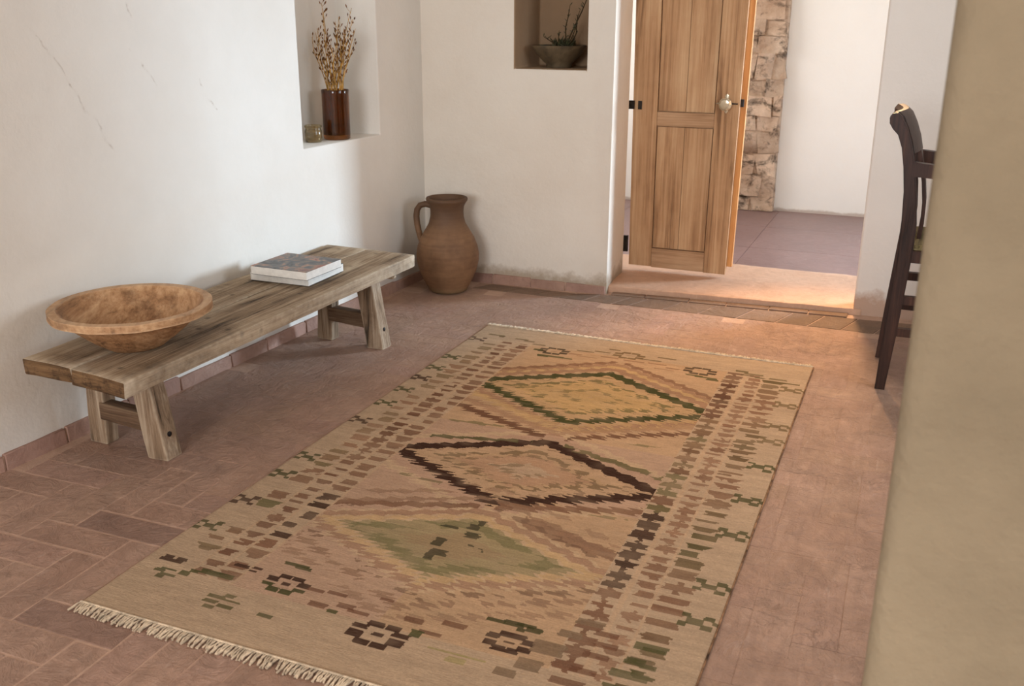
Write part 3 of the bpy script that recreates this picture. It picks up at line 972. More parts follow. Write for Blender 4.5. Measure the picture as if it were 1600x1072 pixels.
    for end in (0, 1):
        bm = bmesh.new()
        r = random.Random(40 + end)
        n = 128
        for i in range(n):
            u = (i + 0.5) / n * U
            ln = r.uniform(0.034, 0.046) if end == 0 else r.uniform(0.024, 0.036)
            sg = -1 if end == 0 else 1
            yb = y0 + (0.0 if end == 0 else V + (0.02 * (1 - u / U) - 0.01) * 0.5)
            for kk in range(2):
                sh = r.uniform(-0.007, 0.007)
                side = (-1 if kk else 1) * 0.0028
                pts = [(x0 + u + side, yb - sg * 0.003, 0.006), (x0 + u + side + sh * 0.4, yb + sg * ln * 0.35, 0.008), (x0 + u + sh, yb + sg * ln * 0.7, 0.006), (x0 + u + sh * 1.3 + side, yb + sg * ln, 0.0035)]
                tube(bm, pts, [0.0017, 0.0022, 0.0030, 0.0026], 5)
        # selvedge cord the threads are knotted to
        tube(bm, [(x0 + U * q / 20, (y0 + (-0.002 if end == 0 else V + 0.002 + (0.02 * (1 - q / 20) - 0.01) * 0.5)), 0.0075) for q in range(21)], 0.0028, 6)
        link('fringe', bm_mesh(bm, 'fringe'), fm, rug, label='cream knotted thread fringe', kind='stuff')
    bm = bmesh.new()
    tube(bm, [(x0 + U + 0.001 + 0.0006 * math.sin(q), y0 + V * q / 40 - 0.005 * (q / 40), 0.0055) for q in range(41)], 0.0026, 6)
    link('selvedge', bm_mesh(bm, 'selvedge'), simple('selvedge_wool', (126, 96, 72), 0.95, 0.35, 30, 0.5, 0.1), rug, label='dark overcast side cord')
build_rug()

# ------------------------------------------------------------------ low bench
M['bench'] = wood('weathered_oak', (92, 74, 56), (146, 123, 97), (188, 167, 140), 'Y', 1.0, 1.0, 0.85, 0.95, True)
flecks(M['bench'], (70, 52, 38), 5, 0.52, 0.72, 0.75)
worn_edges(M['bench'], (214, 198, 174), 1.1)
M['bench_leg'] = wood('weathered_oak_leg', (94, 75, 57), (142, 118, 94), (182, 162, 138), 'Z', 1.0, 1.0, 0.85, 0.9)
flecks(M['bench_leg'], (78, 56, 38), 7, 0.54, 0.72, 0.6)
worn_edges(M['bench_leg'], (206, 188, 162), 0.9)
M['bench_rail'] = wood('weathered_oak_rail', (70, 52, 38), (104, 80, 60), (136, 112, 88), 'X', 1.0, 0.7, 0.85, 0.6)
M['iron'] = simple('black_iron', (38, 32, 28), 0.55, 0.3, 30, 0.3, 0.5, 0.6)
bench = empty('low_bench', (-2.34, 3.03, 0), 'long low weathered plank bench on four splayed legs against the left wall', 'bench')
def part(name, bm, mat, root, label=None, smooth=True, angle=40):
    me = bm_mesh(bm, name, smooth, angle)
    me.transform(Matrix.Translation(-root.location))
    o = link(name, me, mat, root, label=label)
    return o
ZB, ZT = 0.322, 0.375
# back plank then front plank, a dark crack between them
def plank(x0n, x1n, x0f, x1f, yn0, yn1, yf0, yf1, seed):
    bm = hexa([(x0n, yn0, ZB), (x1n, yn1, ZB), (x1f, yf1, ZB), (x0f, yf0, ZB), (x0n, yn0, ZT), (x1n, yn1, ZT), (x1f, yf1, ZT), (x0f, yf0, ZT)], 0, 1, 0)
    for _ in range(5):
        es = [e for e in bm.edges if abs((e.verts[0].co - e.verts[1].co).y) > 0.09]
        if es:
            bmesh.ops.subdivide_edges(bm, edges=es, cuts=1, use_grid_fill=True)
    es = [e for e in bm.edges if abs((e.verts[0].co - e.verts[1].co).x) > 0.07]
    bmesh.ops.subdivide_edges(bm, edges=es, cuts=3, use_grid_fill=True)
    es = [e for e in bm.edges if len(e.link_faces) == 2 and e.calc_face_angle(0) > 0.6]
    bmesh.ops.bevel(bm, geom=es, offset=0.006, segments=2, affect='EDGES', profile=0.5)
    for q in bm.verts:
        p = q.co
        n1 = noise.noise_vector(Vector((p.x * 9, p.y * 3.5, p.z * 14)) + Vector((seed * 7, 0, 0)))
        n2 = noise.noise_vector(p * 30 + Vector((0, seed, 0)))
        q.co += Vector((n1.x * 0.004, n1.y * 0.006, n1.z * 0.003)) + n2 * 0.0016
    return bm
part('plank', plank(-2.516, -2.3085, -2.519, -2.3015, 2.099, 2.089, 3.847, 3.838, 1), M['bench'], bench)
part('plank', plank(-2.305, -2.069, -2.298, -2.045, 2.085, 2.050, 3.835, 3.818, 2), M['bench'], bench)
part('gap_strip', hexa([(-2.312, 2.10, ZB + .006), (-2.300, 2.10, ZB + .006), (-2.292, 3.82, ZB + .006), (-2.306, 3.82, ZB + .006), (-2.312, 2.10, ZT - .012), (-2.300, 2.10, ZT - .012), (-2.292, 3.82, ZT - .012), (-2.306, 3.82, ZT - .012)], 0.001, 1), M['bench_rail'], bench)  # dark strip added in the see-through gap, standing in for its shade
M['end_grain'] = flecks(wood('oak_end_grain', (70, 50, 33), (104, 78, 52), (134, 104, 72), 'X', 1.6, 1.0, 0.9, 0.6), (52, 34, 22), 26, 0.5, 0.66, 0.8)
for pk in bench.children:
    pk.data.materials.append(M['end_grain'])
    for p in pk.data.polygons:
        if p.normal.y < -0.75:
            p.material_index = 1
def leg(xb0, xb1, yb0, yb1, xt0, xt1, yt0, yt1, seed):
    bm = hexa([(xb0, yb0, 0), (xb1, yb0, 0), (xb1, yb1, 0), (xb0, yb1, 0), (xt0, yt0, ZB + .002), (xt1, yt0, ZB + .002), (xt1, yt1, ZB + .002), (xt0, yt1, ZB + .002)], 0.005, 2, 5, 0.002, seed, 12)
    return bm
for (yb0, yt0, k) in ((2.292, 2.285, 0), (3.560, 3.555, 1)):
    dx = 0.086 * k
    fx0, fx1 = (-2.243, -2.162) if k == 0 else (-2.158, -2.076)
    part('leg', leg(fx0, fx1, yb0, yb0 + 0.072, fx0 - 0.047, fx1 - 0.047, yt0, yt0 + 0.07, 3 + k), M['bench_leg'], bench)
    bx0, bx1 = (-2.519, -2.444) if k == 0 else (-2.432, -2.354)
    part('leg', leg(bx0, bx1, yb0 + 0.028, yb0 + 0.085, bx0 + 0.022, bx1 + 0.022, yt0 + 0.028, yt0 + 0.085, 5 + k), M['bench_leg'], bench)
    part('stretcher', hexa([(bx1 - 0.01, yb0 + 0.022, 0.095), (fx0 + 0.01, yb0 + 0.012, 0.085), (fx0 + 0.01, yb0 + 0.058, 0.085), (bx1 - 0.01, yb0 + 0.068, 0.095),
                            (bx1 - 0.01, yb0 + 0.022, 0.158), (fx0 - 0.004, yb0 + 0.012, 0.150), (fx0 - 0.004, yb0 + 0.058, 0.150), (bx1 - 0.01, yb0 + 0.068, 0.158)], 0.004, 2, 3, 0.002, 8 + k, 14), M['bench_rail'], bench)
    # cleat under the top, its rounded end proud of the leg
    bm = bmesh.new()
    yy = yb0 + 0.098
    tube(bm, [(-2.47, yy, ZB - 0.010), (-2.3, yy, ZB - 0.010), (fx1 - 0.03, yy, ZB - 0.010), (fx1 + 0.004, yy, ZB - 0.011), (fx1 + 0.016, yy, ZB - 0.013)], [0.019, 0.019, 0.019, 0.017, 0.009], 10, 0.75)
    part('cleat', bm, M['bench_leg'], bench)
    # bolt head in the front leg
    bm = bmesh.new()
    zc = 0.085
    xc = fx1 - 0.045 * zc / 0.3
    tube(bm, [(xc - 0.008, yb0 + 0.034, zc), (xc + 0.003, yb0 + 0.034, zc), (xc + 0.005, yb0 + 0.034, zc)], [0.009, 0.009, 0.006], 10)
    part('bolt', bm, M['iron'], bench, 'dark iron bolt head')

# ------------------------------------------------------------------ wooden bowl on the bench
M['bowl'] = wood('bowl_wood', (112, 78, 50), (168, 126, 88), (202, 164, 124), 'Y', 0.5, 0.5, 0.62, 0.45)
flecks(M['bowl'], (78, 50, 32), 9, 0.54, 0.70, 0.6)
worn_edges(M['bowl'], (212, 180, 144), 0.8)
RB = 0.250
prof = [(0, 0.0), (0.085, 0.0), (0.092, 0.004), (0.135, 0.035), (0.185, 0.078), (0.222, 0.108), (0.236, 0.112), (0.251, 0.114), (RB, 0.120), (RB, 0.134), (0.250, 0.138),
        (0.224, 0.138), (0.219, 0.134), (0.195, 0.105), (0.15, 0.062), (0.10, 0.032), (0.05, 0.021), (0, 0.019)]
bm = lathe_bm(prof, 72, 0.012, 2)
for q in bm.verts:
    q.co += noise.noise_vector(q.co * 11) * 0.0022
bowl = link('wooden_bowl', bm_mesh(bm, 'bowl', True, 35), M['bowl'], None, 'large shallow hand-carved wooden bowl at the near end of the bench', 'bowl')
bowl.location = (-2.282, 2.338, 0.377)
bowl.rotation_euler = (0, 0, 0.5)

# ------------------------------------------------------------------ two books
M['paper'] = simple('book_paper', (236, 232, 224), 0.85, 0.03, 40, 0.1, 0.2)
t = NT('painted_cover')
v = t.coord('Object')
a = t.noise(v, 13, 6, 0.6, 1.2)
b_ = t.noise(v, 7, 4, 0.55, 0.8)
c1 = t.ramp(a, [(0.36, lin((36, 32, 30))), (0.47, lin((74, 76, 78))), (0.54, lin((112, 96, 82))), (0.60, lin((178, 126, 92))), (0.67, lin((136, 56, 44)))])
col = t.mix(t.ramp(b_, [(0.45, (0,)), (0.7, (0.7,))]), c1, lin((84, 80, 76)))
M['cover_art'] = t.out(col, 0.4, None, 0.5)
M['cover_dark'] = simple('cover_dark', (92, 84, 76), 0.5, 0.05, 30, 0.05, 0.4)
M['cover_white'] = simple('cover_white', (222, 216, 206), 0.5, 0.03, 30, 0.05, 0.4)
def book(name, loc, rz, lx, ly, th, label, cover):
    root = empty(name, loc, label, 'book', 'books stacked on the bench', None, rz)
    pg = hexa(box8(-lx / 2 + .001, lx / 2 - .001, -ly / 2 + .0005, ly / 2 - .001, 0.0012, th - 0.0012), 0.0006, 1)
    link('pages', bm_mesh(pg, 'pages', False), M['paper'], root, label='white page edges')
    for z0 in (0, th - 0.0014):
        c = hexa(box8(-lx / 2, lx / 2, -ly / 2, ly / 2, z0, z0 + 0.0014), 0.0004, 1)
        link('cover', bm_mesh(c, 'cover', False), cover if z0 > 0 else M['cover_dark'], root)
    sp_ = hexa(box8(-lx / 2 - 0.001, -lx / 2 + 0.0005, -ly / 2, ly / 2, 0, th), 0.0004, 1)
    link('spine', bm_mesh(sp_, 'spine', False), M['cover_white'], root)
    return root
book('book', (-2.307, 3.294, 0.3775), 0.02, 0.270, 0.266, 0.0335, 'thick white-edged paperback lying under the other book on the bench', M['cover_dark'])
book('book', (-2.280, 3.250, 0.4118), -0.02, 0.264, 0.244, 0.0335, 'paperback with a dark painted cover, topmost of the two on the bench', M['cover_art'])

# ------------------------------------------------------------------ clay jug in the corner
t = NT('old_clay')
v = t.coord('Object')
sx = t.n('ShaderNodeSeparateXYZ')
t.l(v, sx.inputs[0])
a = t.noise(v, 7, 6, 0.65)
turn = t.noise(t.coord('Object', (2, 2, 60)), 1.0, 4, 0.6)
col = t.mix(t.ramp(a, [(0.3, (0,)), (0.7, (1,))]), lin((110, 80, 56)), lin((148, 112, 80)))
col = t.mix(t.math('MULTIPLY', t.ramp(turn, [(0.45, (0,)), (0.65, (1,))]), 0.3), col, lin((92, 62, 46)))
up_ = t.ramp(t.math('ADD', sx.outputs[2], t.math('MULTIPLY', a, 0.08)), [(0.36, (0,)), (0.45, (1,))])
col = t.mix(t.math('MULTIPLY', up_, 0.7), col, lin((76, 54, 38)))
ft = t.ramp(t.math('ADD', sx.outputs[2], t.math('MULTIPLY', a, 0.03)), [(0.02, (1,)), (0.05, (0,))])
col = t.mix(t.math('MULTIPLY', ft, 0.6), col, lin((128, 110, 78)))
M['clay'] = t.out(col, 0.62, t.bump(t.math('ADD', turn, t.noise(v, 30, 5, 0.6)), 0.35, 0.004), 0.35)
prof = [(0, 0.0), (0.092, 0.0), (0.100, 0.006), (0.106, 0.02), (0.128, 0.06), (0.150, 0.11), (0.163, 0.165), (0.164, 0.20), (0.157, 0.24), (0.140, 0.285), (0.116, 0.325), (0.096, 0.36), (0.087, 0.395),
        (0.086, 0.425), (0.089, 0.45), (0.098, 0.468), (0.106, 0.478), (0.108, 0.487), (0.105, 0.494), (0.097, 0.495), (0.089, 0.482), (0.081, 0.462), (0.078, 0.42), (0.085, 0.37), (0.12, 0.30), (0.14, 0.2), (0.09, 0.03), (0, 0.02)]
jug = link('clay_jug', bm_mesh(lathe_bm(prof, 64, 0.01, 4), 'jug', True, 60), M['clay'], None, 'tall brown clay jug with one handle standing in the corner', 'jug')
jug.location = (-2.247, 4.558, 0.004)
bm = bmesh.new()
hp = [(-0.086, 0, 0.452), (-0.115, 0, 0.456), (-0.142, 0, 0.448), (-0.158, 0, 0.425), (-0.163, 0, 0.39), (-0.160, 0, 0.35), (-0.152, 0, 0.31), (-0.143, 0, 0.272), (-0.138, 0, 0.25)]
tube(bm, hp, [0.018, 0.016, 0.0155, 0.016, 0.0165, 0.0165, 0.016, 0.015, 0.012], 12, 1.0)
ho = link('handle', bm_mesh(bm, 'handle'), M['clay'], jug)
jug.rotation_euler.z = 0.25

# ------------------------------------------------------------------ left niche: vase of dried stems and a small jar
t = NT('amber_glass')
v = t.coord('Object')
t.b.inputs['Transmission Weight'].default_value = 0.92
t.b.inputs['IOR'].default_value = 1.45
a = t.noise(t.coord('Object', (6, 6, 22)), 1.0, 4, 0.5)
M['amber'] = t.out(t.mix(a, lin((120, 66, 22)), lin((176, 110, 48))), 0.06, t.bump(a, 0.2, 0.003), 0.6)
t = NT('clear_jar_glass')
t.b.inputs['Transmission Weight'].default_value = 0.85
M['jar'] = t.out(lin((204, 184, 140)), 0.1, None, 0.6)
SILL = 0.8268
prof = [(0, 0), (0.058, 0), (0.0635, 0.005), (0.0645, 0.03), (0.064, 0.21), (0.0655, 0.226), (0.064, 0.229), (0.0605, 0.226), (0.0595, 0.20), (0.059, 0.03), (0.054, 0.022), (0, 0.02)]
vase = link('glass_vase', bm_mesh(lathe_bm(prof, 40, 0.006, 3), 'vase', True, 50), M['amber'], None, 'dark amber glass tumbler vase on the left wall niche sill', 'vase')
VX, VY = -2.600, 4.105
vase.location = (VX, VY, SILL + .0005)
prof = [(0, 0), (0.036, 0), (0.039, 0.006), (0.040, 0.05), (0.036, 0.058), (0.036, 0.064), (0.040, 0.066), (0.040, 0.075), (0.0365, 0.076), (0.034, 0.066), (0.035, 0.05), (0.034, 0.01), (0, 0.008)]
jar = link('glass_jar', bm_mesh(lathe_bm(prof, 32, 0.004, 6), 'jar', True, 50), M['jar'], None, 'small clear glass jar beside the amber vase in the niche', 'jar')
jar.location = (-2.640, 3.965, SILL + .0005)
wax = lathe_bm([(0, 0.0085), (0.0325, 0.0095), (0.0335, 0.04), (0.0325, 0.044), (0, 0.045)], 24)
link('wax', bm_mesh(wax, 'wax'), simple('wax', (190, 160, 112), 0.6, 0.1, 30, 0.1), jar, label='pale filling')
M['straw'] = simple('dry_straw', (186, 142, 74), 0.85, 0.2, 40, 0.2, 0.2)
M['pod'] = simple('dry_pod', (112, 74, 40), 0.9, 0.3, 60, 0.3, 0.15)
tips = [(-0.095, 1.31), (-0.07, 1.40), (-0.045, 1.33), (-0.02, 1.36), (0.005, 1.33), (0.03, 1.31), (0.05, 1.36), (0.085, 1.42), (0.095, 1.37), (0.10, 1.30), (-0.11, 1.25), (0.075, 1.27), (-0.055, 1.27), (0.04, 1.24), (-0.03, 1.44), (0.0, 1.27), (-0.085, 1.35), (0.06, 1.30), (-0.06, 1.22), (0.09, 1.33), (0.02, 1.38), (-0.10, 1.29)]
def stem(i, dx, zt):
    r = random.Random(100 + i)
    bx, by = r.uniform(-0.03, 0.03), r.uniform(-0.03, 0.03)
    dy = r.uniform(-0.05, 0.06)
    pts = []
    for k in range(8):
        f = k / 7
        z = SILL + 0.026 + (zt - SILL - 0.026) * f
        # leave the mouth of the vase inside its rim
        e = max(0, (z - SILL - 0.2) / (zt - SILL - 0.2)) if zt > SILL + 0.2 else 0
        px = VX + bx + (0.3 * dx) * min(1, (z - SILL) / 0.2) * 0.4 + (dx - 0.12 * dx) * e ** 1.1 + r.uniform(-.003, .003)
        py = VY + by + dy * e + r.uniform(-.003, .003)
        pts.append(Vector((max(px, lwx(py) - 0.19), py, z)))
    base = pts[0].copy()
    bm = bmesh.new()
    tube(bm, [p - base for p in pts], [0.003, 0.003, 0.0028, 0.0026, 0.0023, 0.002, 0.0016, 0.0011], 5)
    pods = bmesh.new()
    for k in range(r.randrange(9, 15)):
        f = r.uniform(0.52, 1.0)
        j = min(int(f * 7), 6)
        p = pts[j].lerp(pts[j + 1], f * 7 - j)
        d = Vector((r.uniform(-1, 1), r.uniform(-1, 1), r.uniform(0.4, 1.3))).normalized()
        e = p + d * r.uniform(0.008, 0.026)
        tube(bm, [p - base, e - base], [0.0009, 0.0007], 4)
        q = e + (d + Vector((0, 0, 0.7))).normalized() * r.uniform(0.011, 0.020)
        tube(pods, [e - base, (e + q) / 2 - base, q - base], [0.0012, r.uniform(0.0028, 0.0044), 0.001], 5)
    o = link('dried_stem', bm_mesh(bm, 'stalk'), M['straw'], None, 'thin dried flower stem with seed pods in the amber vase', 'dried flower', 'dried stems in the amber vase')
    o.location = base
    link('seed_pods', bm_mesh(pods, 'pods'), M['pod'], o, label='small brown seed pods', kind='stuff')
for i, (dx, zt) in enumerate(tips):
    stem(i, dx, zt)

# ------------------------------------------------------------------ back niche: footed bowl with a bare shrubby plant
M['stoneware'] = simple('dark_stoneware', (92, 78, 58), 0.5, 0.25, 14, 0.4, 0.45)
prof = [(0, 0), (0.062, 0), (0.066, 0.006), (0.066, 0.018), (0.085, 0.035), (0.112, 0.062), (0.134, 0.092), (0.142, 0.104), (0.144, 0.110), (0.139, 0.111), (0.128, 0.095), (0.10, 0.07), (0, 0.06)]
pot = link('plant_bowl', bm_mesh(lathe_bm(prof, 48, 0.008, 8), 'plant_bowl', True, 50), M['stoneware'], None, 'dark stoneware planting bowl in the back wall niche', 'bowl')
pot.location = (-1.800, 4.985, 1.1345)
soil = lathe_bm([(0, 0.098), (0.06, 0.100), (0.112, 0.094), (0.124, 0.088)], 32)
for q in soil.verts:
    q.co.z += noise.noise(q.co * 60) * 0.006
link('soil', bm_mesh(soil, 'soil'), simple('soil', (46, 36, 28), 0.95, 0.3, 60, 0.8, 0.1), pot, label='dark soil')
M['twig'] = simple('twig', (70, 56, 36), 0.85, 0.3, 40, 0.3, 0.2)
M['succulent'] = simple('succulent_leaf', (66, 66, 42), 0.6, 0.25, 40, 0.2, 0.4)
plant = empty('bowl_plant', (-1.79, 4.985, 1.232), 'sparse twiggy plant with small leaves growing in the dark bowl', 'plant')
def branch(pts, rad, leaves, seed):
    r = random.Random(seed)
    bm = bmesh.new()
    P = [Vector(p) for p in pts]
    tube(bm, P, rad, 6)
    o = link('twig', bm_mesh(bm, 'twig'), M['twig'], plant)
    lb = bmesh.new()
    for k in range(leaves):
        f = r.uniform(0.15, 1) * (len(P) - 1)
        j = min(int(f), len(P) - 2)
        p = P[j].lerp(P[j + 1], f - j)
        d = Vector((r.uniform(-1, 1), r.uniform(-0.6, 0.6), r.uniform(0.3, 1.2))).normalized()
        q = p + d * r.uniform(0.012, 0.026)
        tube(lb, [p, (p + q) / 2, q], [0.0015, 0.0034, 0.0007], 5, 0.6)
    link('leaves', bm_mesh(lb, 'leaves'), M['succulent'], o, kind='stuff')
branch([(0.01, 0, 0), (0.025, 0, 0.05), (0.022, 0.0, 0.10), (0.035, 0.0, 0.15), (0.045, 0.0, 0.21)], [0.005, 0.004, 0.003, 0.0025, 0.0012], 12, 1)
branch([(0.02, 0.01, 0), (0.045, 0.01, 0.06), (0.075, 0.01, 0.12), (0.105, 0.01, 0.18), (0.135, 0.01, 0.25), (0.15, 0.01, 0.30)], [0.005, 0.004, 0.0035, 0.003, 0.0022, 0.0012], 20, 2)
branch([(-0.01, 0, 0), (-0.045, -0.02, 0.03), (-0.085, -0.03, 0.055)], [0.004, 0.003, 0.0012], 8, 3)
branch([(-0.02, -0.02, 0), (-0.035, -0.03, 0.03), (-0.05, -0.04, 0.055)], [0.004, 0.003, 0.0012], 7, 4)
branch([(0.03, -0.02, 0), (0.06, -0.03, 0.035), (0.08, -0.03, 0.08), (0.09, -0.03, 0.11)], [0.004, 0.003, 0.0022, 0.0012], 10, 5)
branch([(0.0, -0.02, 0), (-0.005, -0.03, 0.04), (0.0, -0.03, 0.085)], [0.004, 0.003, 0.0012], 9, 6)
branch([(0.04, 0.0, 0), (0.08, 0.0, 0.07), (0.085, 0.0, 0.15), (0.10, 0.0, 0.19)], [0.004, 0.003, 0.002, 0.001], 10, 7)
ro = bmesh.new()
rr_ = random.Random(5)
for k in range(46):
    a = rr_.uniform(0, 2 * PI)
    el = rr_.uniform(0.25, 1.2)
    c0 = Vector((rr_.uniform(-0.045, 0.06), rr_.uniform(-0.04, 0.03), 0.0))
    d = Vector((math.cos(a) * math.cos(el), math.sin(a) * math.cos(el), math.sin(el)))
    L_ = rr_.uniform(0.032, 0.07)
    tube(ro, [c0, c0 + d * L_ * 0.55, c0 + d * L_], [0.004, 0.0075, 0.0012], 5, 0.5)
link('leaf_rosette', bm_mesh(ro, 'rosette'), M['succulent'], plant, kind='stuff')

# ------------------------------------------------------------------ plank door, left leaf
M['door'] = wood('pale_pine', (142, 104, 70), (184, 143, 103), (206, 170, 130), 'Z', 0.6, 0.5, 0.6, 0.35)
M['door_x'] = wood('pale_pine_rail', (134, 98, 68), (174, 136, 100), (198, 162, 126), 'X', 0.6, 0.5, 0.6, 0.35)
M['door_edge'] = wood('raw_pine', (170, 112, 60), (206, 144, 84), (222, 168, 106), 'Z', 0.5, 0.2, 0.6, 0.1)
DY, DZ0, DZ1 = 5.27, 0.055, 2.06
door = empty('door_1', (-1.19, DY, DZ0), 'narrow panelled pine door leaf with a metal knob in the doorway', None, None, 'structure')
def dbox(x0, x1, y0, y1, z0, z1, bev=0.003, sub=0, rough=0.0, seed=0):
    bm = hexa(box8(x0, x1, y0, y1, z0, z1), bev, 2, sub, rough, seed, 5)
    for q in bm.verts:      # the old leaf is a little wider at the top
        q.co.x = -1.195 + (q.co.x + 1.195) * (1 + 0.072 * (q.co.z - 0.75) / 1.42)
    return bm
DX0, DX1 = -1.472, -0.912
part('stile', dbox(DX0, -1.341, DY, DY + .035, DZ0 + .004, DZ1), M['door'], door)
part('stile', dbox(-1.035, DX1, DY, DY + .035, DZ0 - .002, DZ1), M['door'], door)
for (z0, z1) in ((DZ0, 0.163), (0.832, 0.905), (1.94, DZ1)):
    part('rail', dbox(-1.3395, -1.0365, DY + .002, DY + .033, z0, z1), M['door_x'], door)
for (z0, z1) in ((0.166, 0.829), (0.908, 1.937)):
    for (x0, x1) in ((-1.3355, -1.1905), (-1.188, -1.0405)):
        part('panel', dbox(x0, x1, DY + .008, DY + .026, z0 + .002, z1 - .002, 0.002), M['door'], door)
part('backing', dbox(-1.345, -1.03, DY + .026, DY + .034, DZ0 + .02, DZ1 - .02), M['door'], door)
part('astragal', dbox(-0.945, -0.884, DY + .038, DY + .066, DZ0 + .035, DZ1), M['door_edge'], door, 'raw orange-brown cover strip')
# knob with a pierced rosette
M['nickel'] = simple('old_nickel', (186, 174, 150), 0.28, 0.2, 40, 0.15, 0.6, 0.85)
t = NT('knob_glass')
t.b.inputs['Transmission Weight'].default_value = 0.5
M['knob'] = t.out(lin((214, 200, 172)), 0.12, None, 0.7, Metallic=0.2)
KX, KZ = -0.976, 0.960
bm = bmesh.new()
for k in range(4):
    a = k * PI / 2
    d = Vector((math.cos(a), 0, math.sin(a)))
    L_ = 0.058 if k % 2 == 0 else 0.050
    c0 = Vector((KX, DY - 0.002, KZ))
    tube(bm, [c0, c0 + d * L_ * 0.55, c0 + d * L_ * 0.8, c0 + d * L_], [0.015, 0.008, 0.010, 0.001], 8, 0.35)
rz = lathe_bm([(0, -0.002), (0.024, -0.002), (0.024, 0.004), (0.016, 0.007), (0, 0.007)], 20)
rz.transform(Matrix.Translation((KX, DY, KZ)) @ Matrix.Rotation(PI / 2, 4, 'X'))
tmp = bpy.data.meshes.new('t'); rz.to_mesh(tmp); bm.from_mesh(tmp)
for q in bm.verts:
    q.co.y = DY - 0.001 + (q.co.y - DY + 0.002) * 0.32
part('rosette', bm, M['nickel'], door, 'tarnished pointed metal back plate')
kb = lathe_bm([(0, 0.0), (0.011, 0.0), (0.011, 0.018), (0.026, 0.022), (0.034, 0.032), (0.034, 0.042), (0.024, 0.052), (0, 0.055)], 10)
kb.transform(Matrix.Translation((KX, DY - 0.006, KZ)) @ Matrix.Rotation(PI / 2, 4, 'X'))
part('knob', kb, M['knob'], door, 'faceted pale knob', True, 20)
# rim latch on the cover strip, hinge straps on the wall side
part('latch', hexa(box8(-0.922, -0.893, DY + .020, DY + .045, 0.944, 0.982), 0.003, 1), M['iron'], door, 'black latch catch')
part('latch', hexa(box8(-0.951, -0.918, DY - .004, DY + .004, 0.957, 0.964), 0.002, 1), M['iron'], door, 'black latch bar')
for zc in (0.937, 0.178):
    zz = 0.022 if zc > 0.5 else 0.045
    bm = hexa(box8(-1.497, -1.466 if zc > .5 else -1.472, DY - .012, DY + .006, zc - zz, zc + zz), 0.003, 1)
    part('hinge', bm, M['iron'], door, 'black iron hinge')
part('hinge', hexa(box8(-1.447, -1.426, DY - .004, DY + .004, 0.914, 0.958), 0.006, 2), M['iron'], door, 'dark iron hinge plate')

# ------------------------------------------------------------------ dark armchair, partly behind the pillar
M['chair'] = wood('dark_walnut', (36, 21, 15), (56, 34, 25), (80, 50, 37), 'Z', 0.8, 0.3, 0.45, 0.3)
M['rush'] = wood('rush_seat', (96, 82, 52), (132, 114, 76), (156, 138, 98), 'Y', 1.0, 0.8, 0.85, 0.3)
CX, CY = 0.0, 3.93
chair = empty('armchair', (0.2, 4.13, 0), 'dark wooden armchair with curled crest rail beside the near pillar', 'chair')
def extrude_profile(poly, y0, y1, bev=0.004):
    bm = bmesh.new()
    a = [bm.verts.new((x, y0, z)) for x, z in poly]
    b = [bm.verts.new((x, y1, z)) for x, z in poly]
    n = len(poly)
    bm.faces.new(a)
    bm.faces.new(b[::-1])
    for i in range(n):
        bm.faces.new((a[i], b[i], b[(i + 1) % n], a[(i + 1) % n]))
    bmesh.ops.recalc_face_normals(bm, faces=bm.faces)
    es = [e for e in bm.edges if abs(e.verts[0].co.y - e.verts[1].co.y) < 1e-6]
    bmesh.ops.bevel(bm, geom=es, offset=bev, segments=2, affect='EDGES')
    bmesh.ops.triangulate(bm, faces=[f for f in bm.faces if len(f.verts) > 4])
    return bm
post = [(-.066, 0), (-.058, .22), (-.049, .434), (-.044, .55), (-.045, .645), (-.052, .78), (-.064, .871), (-.078, .94), (-.096, .985), (-.116, 1.005), (-.129, 1.025), (-.131, 1.045), (-.122, 1.060), (-.104, 1.064), (-.088, 1.050),
        (-.068, 1.015), (-.048, .965), (-.034, .915), (-.022, .86), (-.004, .76), (.008, .66), (.008, .56), (.001, .44), (-.012, .22), (-.029, 0)]
part('rear_post', extrude_profile(post, CY - 0.020, CY + 0.020), M['chair'], chair)
FY = CY + 0.40
part('rear_post', extrude_profile([(x - 0.020 * max(0, 1 - z / 0.9), z) for x, z in post], FY - 0.020, FY + 0.020), M['chair'], chair)
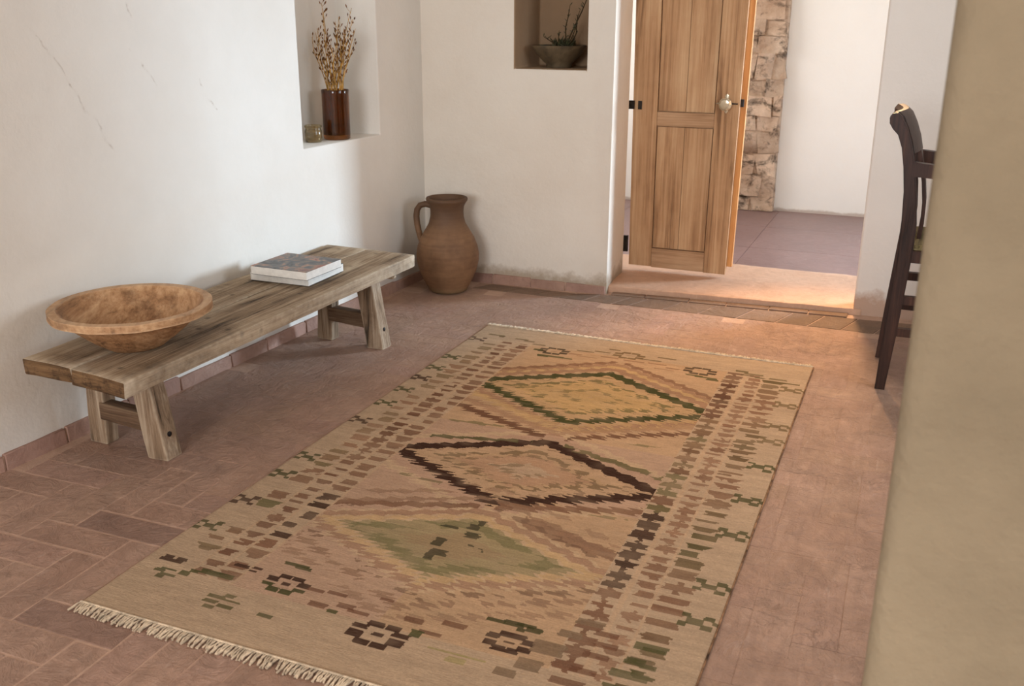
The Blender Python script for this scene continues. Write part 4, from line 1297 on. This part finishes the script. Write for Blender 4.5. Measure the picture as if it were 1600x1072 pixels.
# crest rail: a bowed board rolled back at the top
bm = bmesh.new()
rows = []
for k in range(15):
    f = k / 14
    y = CY + 0.012 + (FY - CY - 0.024) * f
    bow = 0.026 * math.sin(PI * f)
    rows.append([bm.verts.new((x + bow, y, z)) for x, z in [(-.126, 1.03), (-.131, 1.048), (-.120, 1.064), (-.100, 1.066), (-.082, 1.050), (-.062, 1.012), (-.044, .965), (-.032, .918), (-.046, .914), (-.062, .955), (-.082, .995), (-.104, 1.014)]])
for A, B in zip(rows, rows[1:]):
    for k in range(12):
        bm.faces.new((A[k], A[(k + 1) % 12], B[(k + 1) % 12], B[k]))
bm.faces.new(rows[0]); bm.faces.new(rows[-1][::-1])
part('crest_rail', bm, M['chair'], chair)
# curved splat between crest and seat
bm = bmesh.new()
prev = None
cl = [(-.022, .935), (-.006, .875), (.012, .80), (.024, .72), (.026, .64), (.020, .56)]
for (x, z) in cl:
    wv = 0.07
    r_ = [bm.verts.new((x + dx, CY + 0.20 + dy, z)) for dx, dy in ((-.007, -wv), (.007, -wv), (.007, wv), (-.007, wv))]
    if prev:
        for k in range(4):
            bm.faces.new((prev[k], prev[(k + 1) % 4], r_[(k + 1) % 4], r_[k]))
    else:
        bm.faces.new(r_)
    prev = r_
bm.faces.new(prev[::-1])
part('back_splat', bm, M['chair'], chair)
# arms, front posts, seat and rails
for yy in (CY, FY):
    part('arm', hexa([(-.030, yy - .020, .838), (.42, yy - .026, .812), (.42, yy + .026, .812), (-.030, yy + .020, .838),
                      (-.030, yy - .020, .890), (.42, yy - .026, .846), (.42, yy + .026, .846), (-.030, yy + .020, .890)], 0.008, 2), M['chair'], chair)
    bm = bmesh.new()
    tube(bm, [(.40, yy, 0), (.40, yy, .2), (.40, yy, .5), (.40, yy, .6), (.40, yy, .82)], [.018, .022, .023, .02, .016], 12)
    part('front_leg', bm, M['chair'], chair)
    part('seat_rail', hexa(box8(-.01, .40, yy - .013, yy + .013, .515, .560), 0.004, 1), M['chair'], chair)
    for z0, z1 in ((.350, .383), (.222, .254)):
        part('stretcher', hexa(box8(-.03, .40, yy - .012, yy + .012, z0, z1), 0.005, 2), M['chair'], chair)
part('seat_rail', hexa(box8(-.03, .0, CY + .02, FY - .02, .515, .560), 0.004, 1), M['chair'], chair)
part('seat_rail', hexa(box8(.385, .415, CY + .02, FY - .02, .515, .560), 0.004, 1), M['chair'], chair)
part('stretcher', hexa(box8(.388, .412, CY + .02, FY - .02, .30, .332), 0.005, 2), M['chair'], chair)
bm = hexa(box8(-.015, .41, CY + .014, FY - .014, .548, .580), 0.012, 3)
part('seat', bm, M['rush'], chair, 'woven straw-coloured seat')
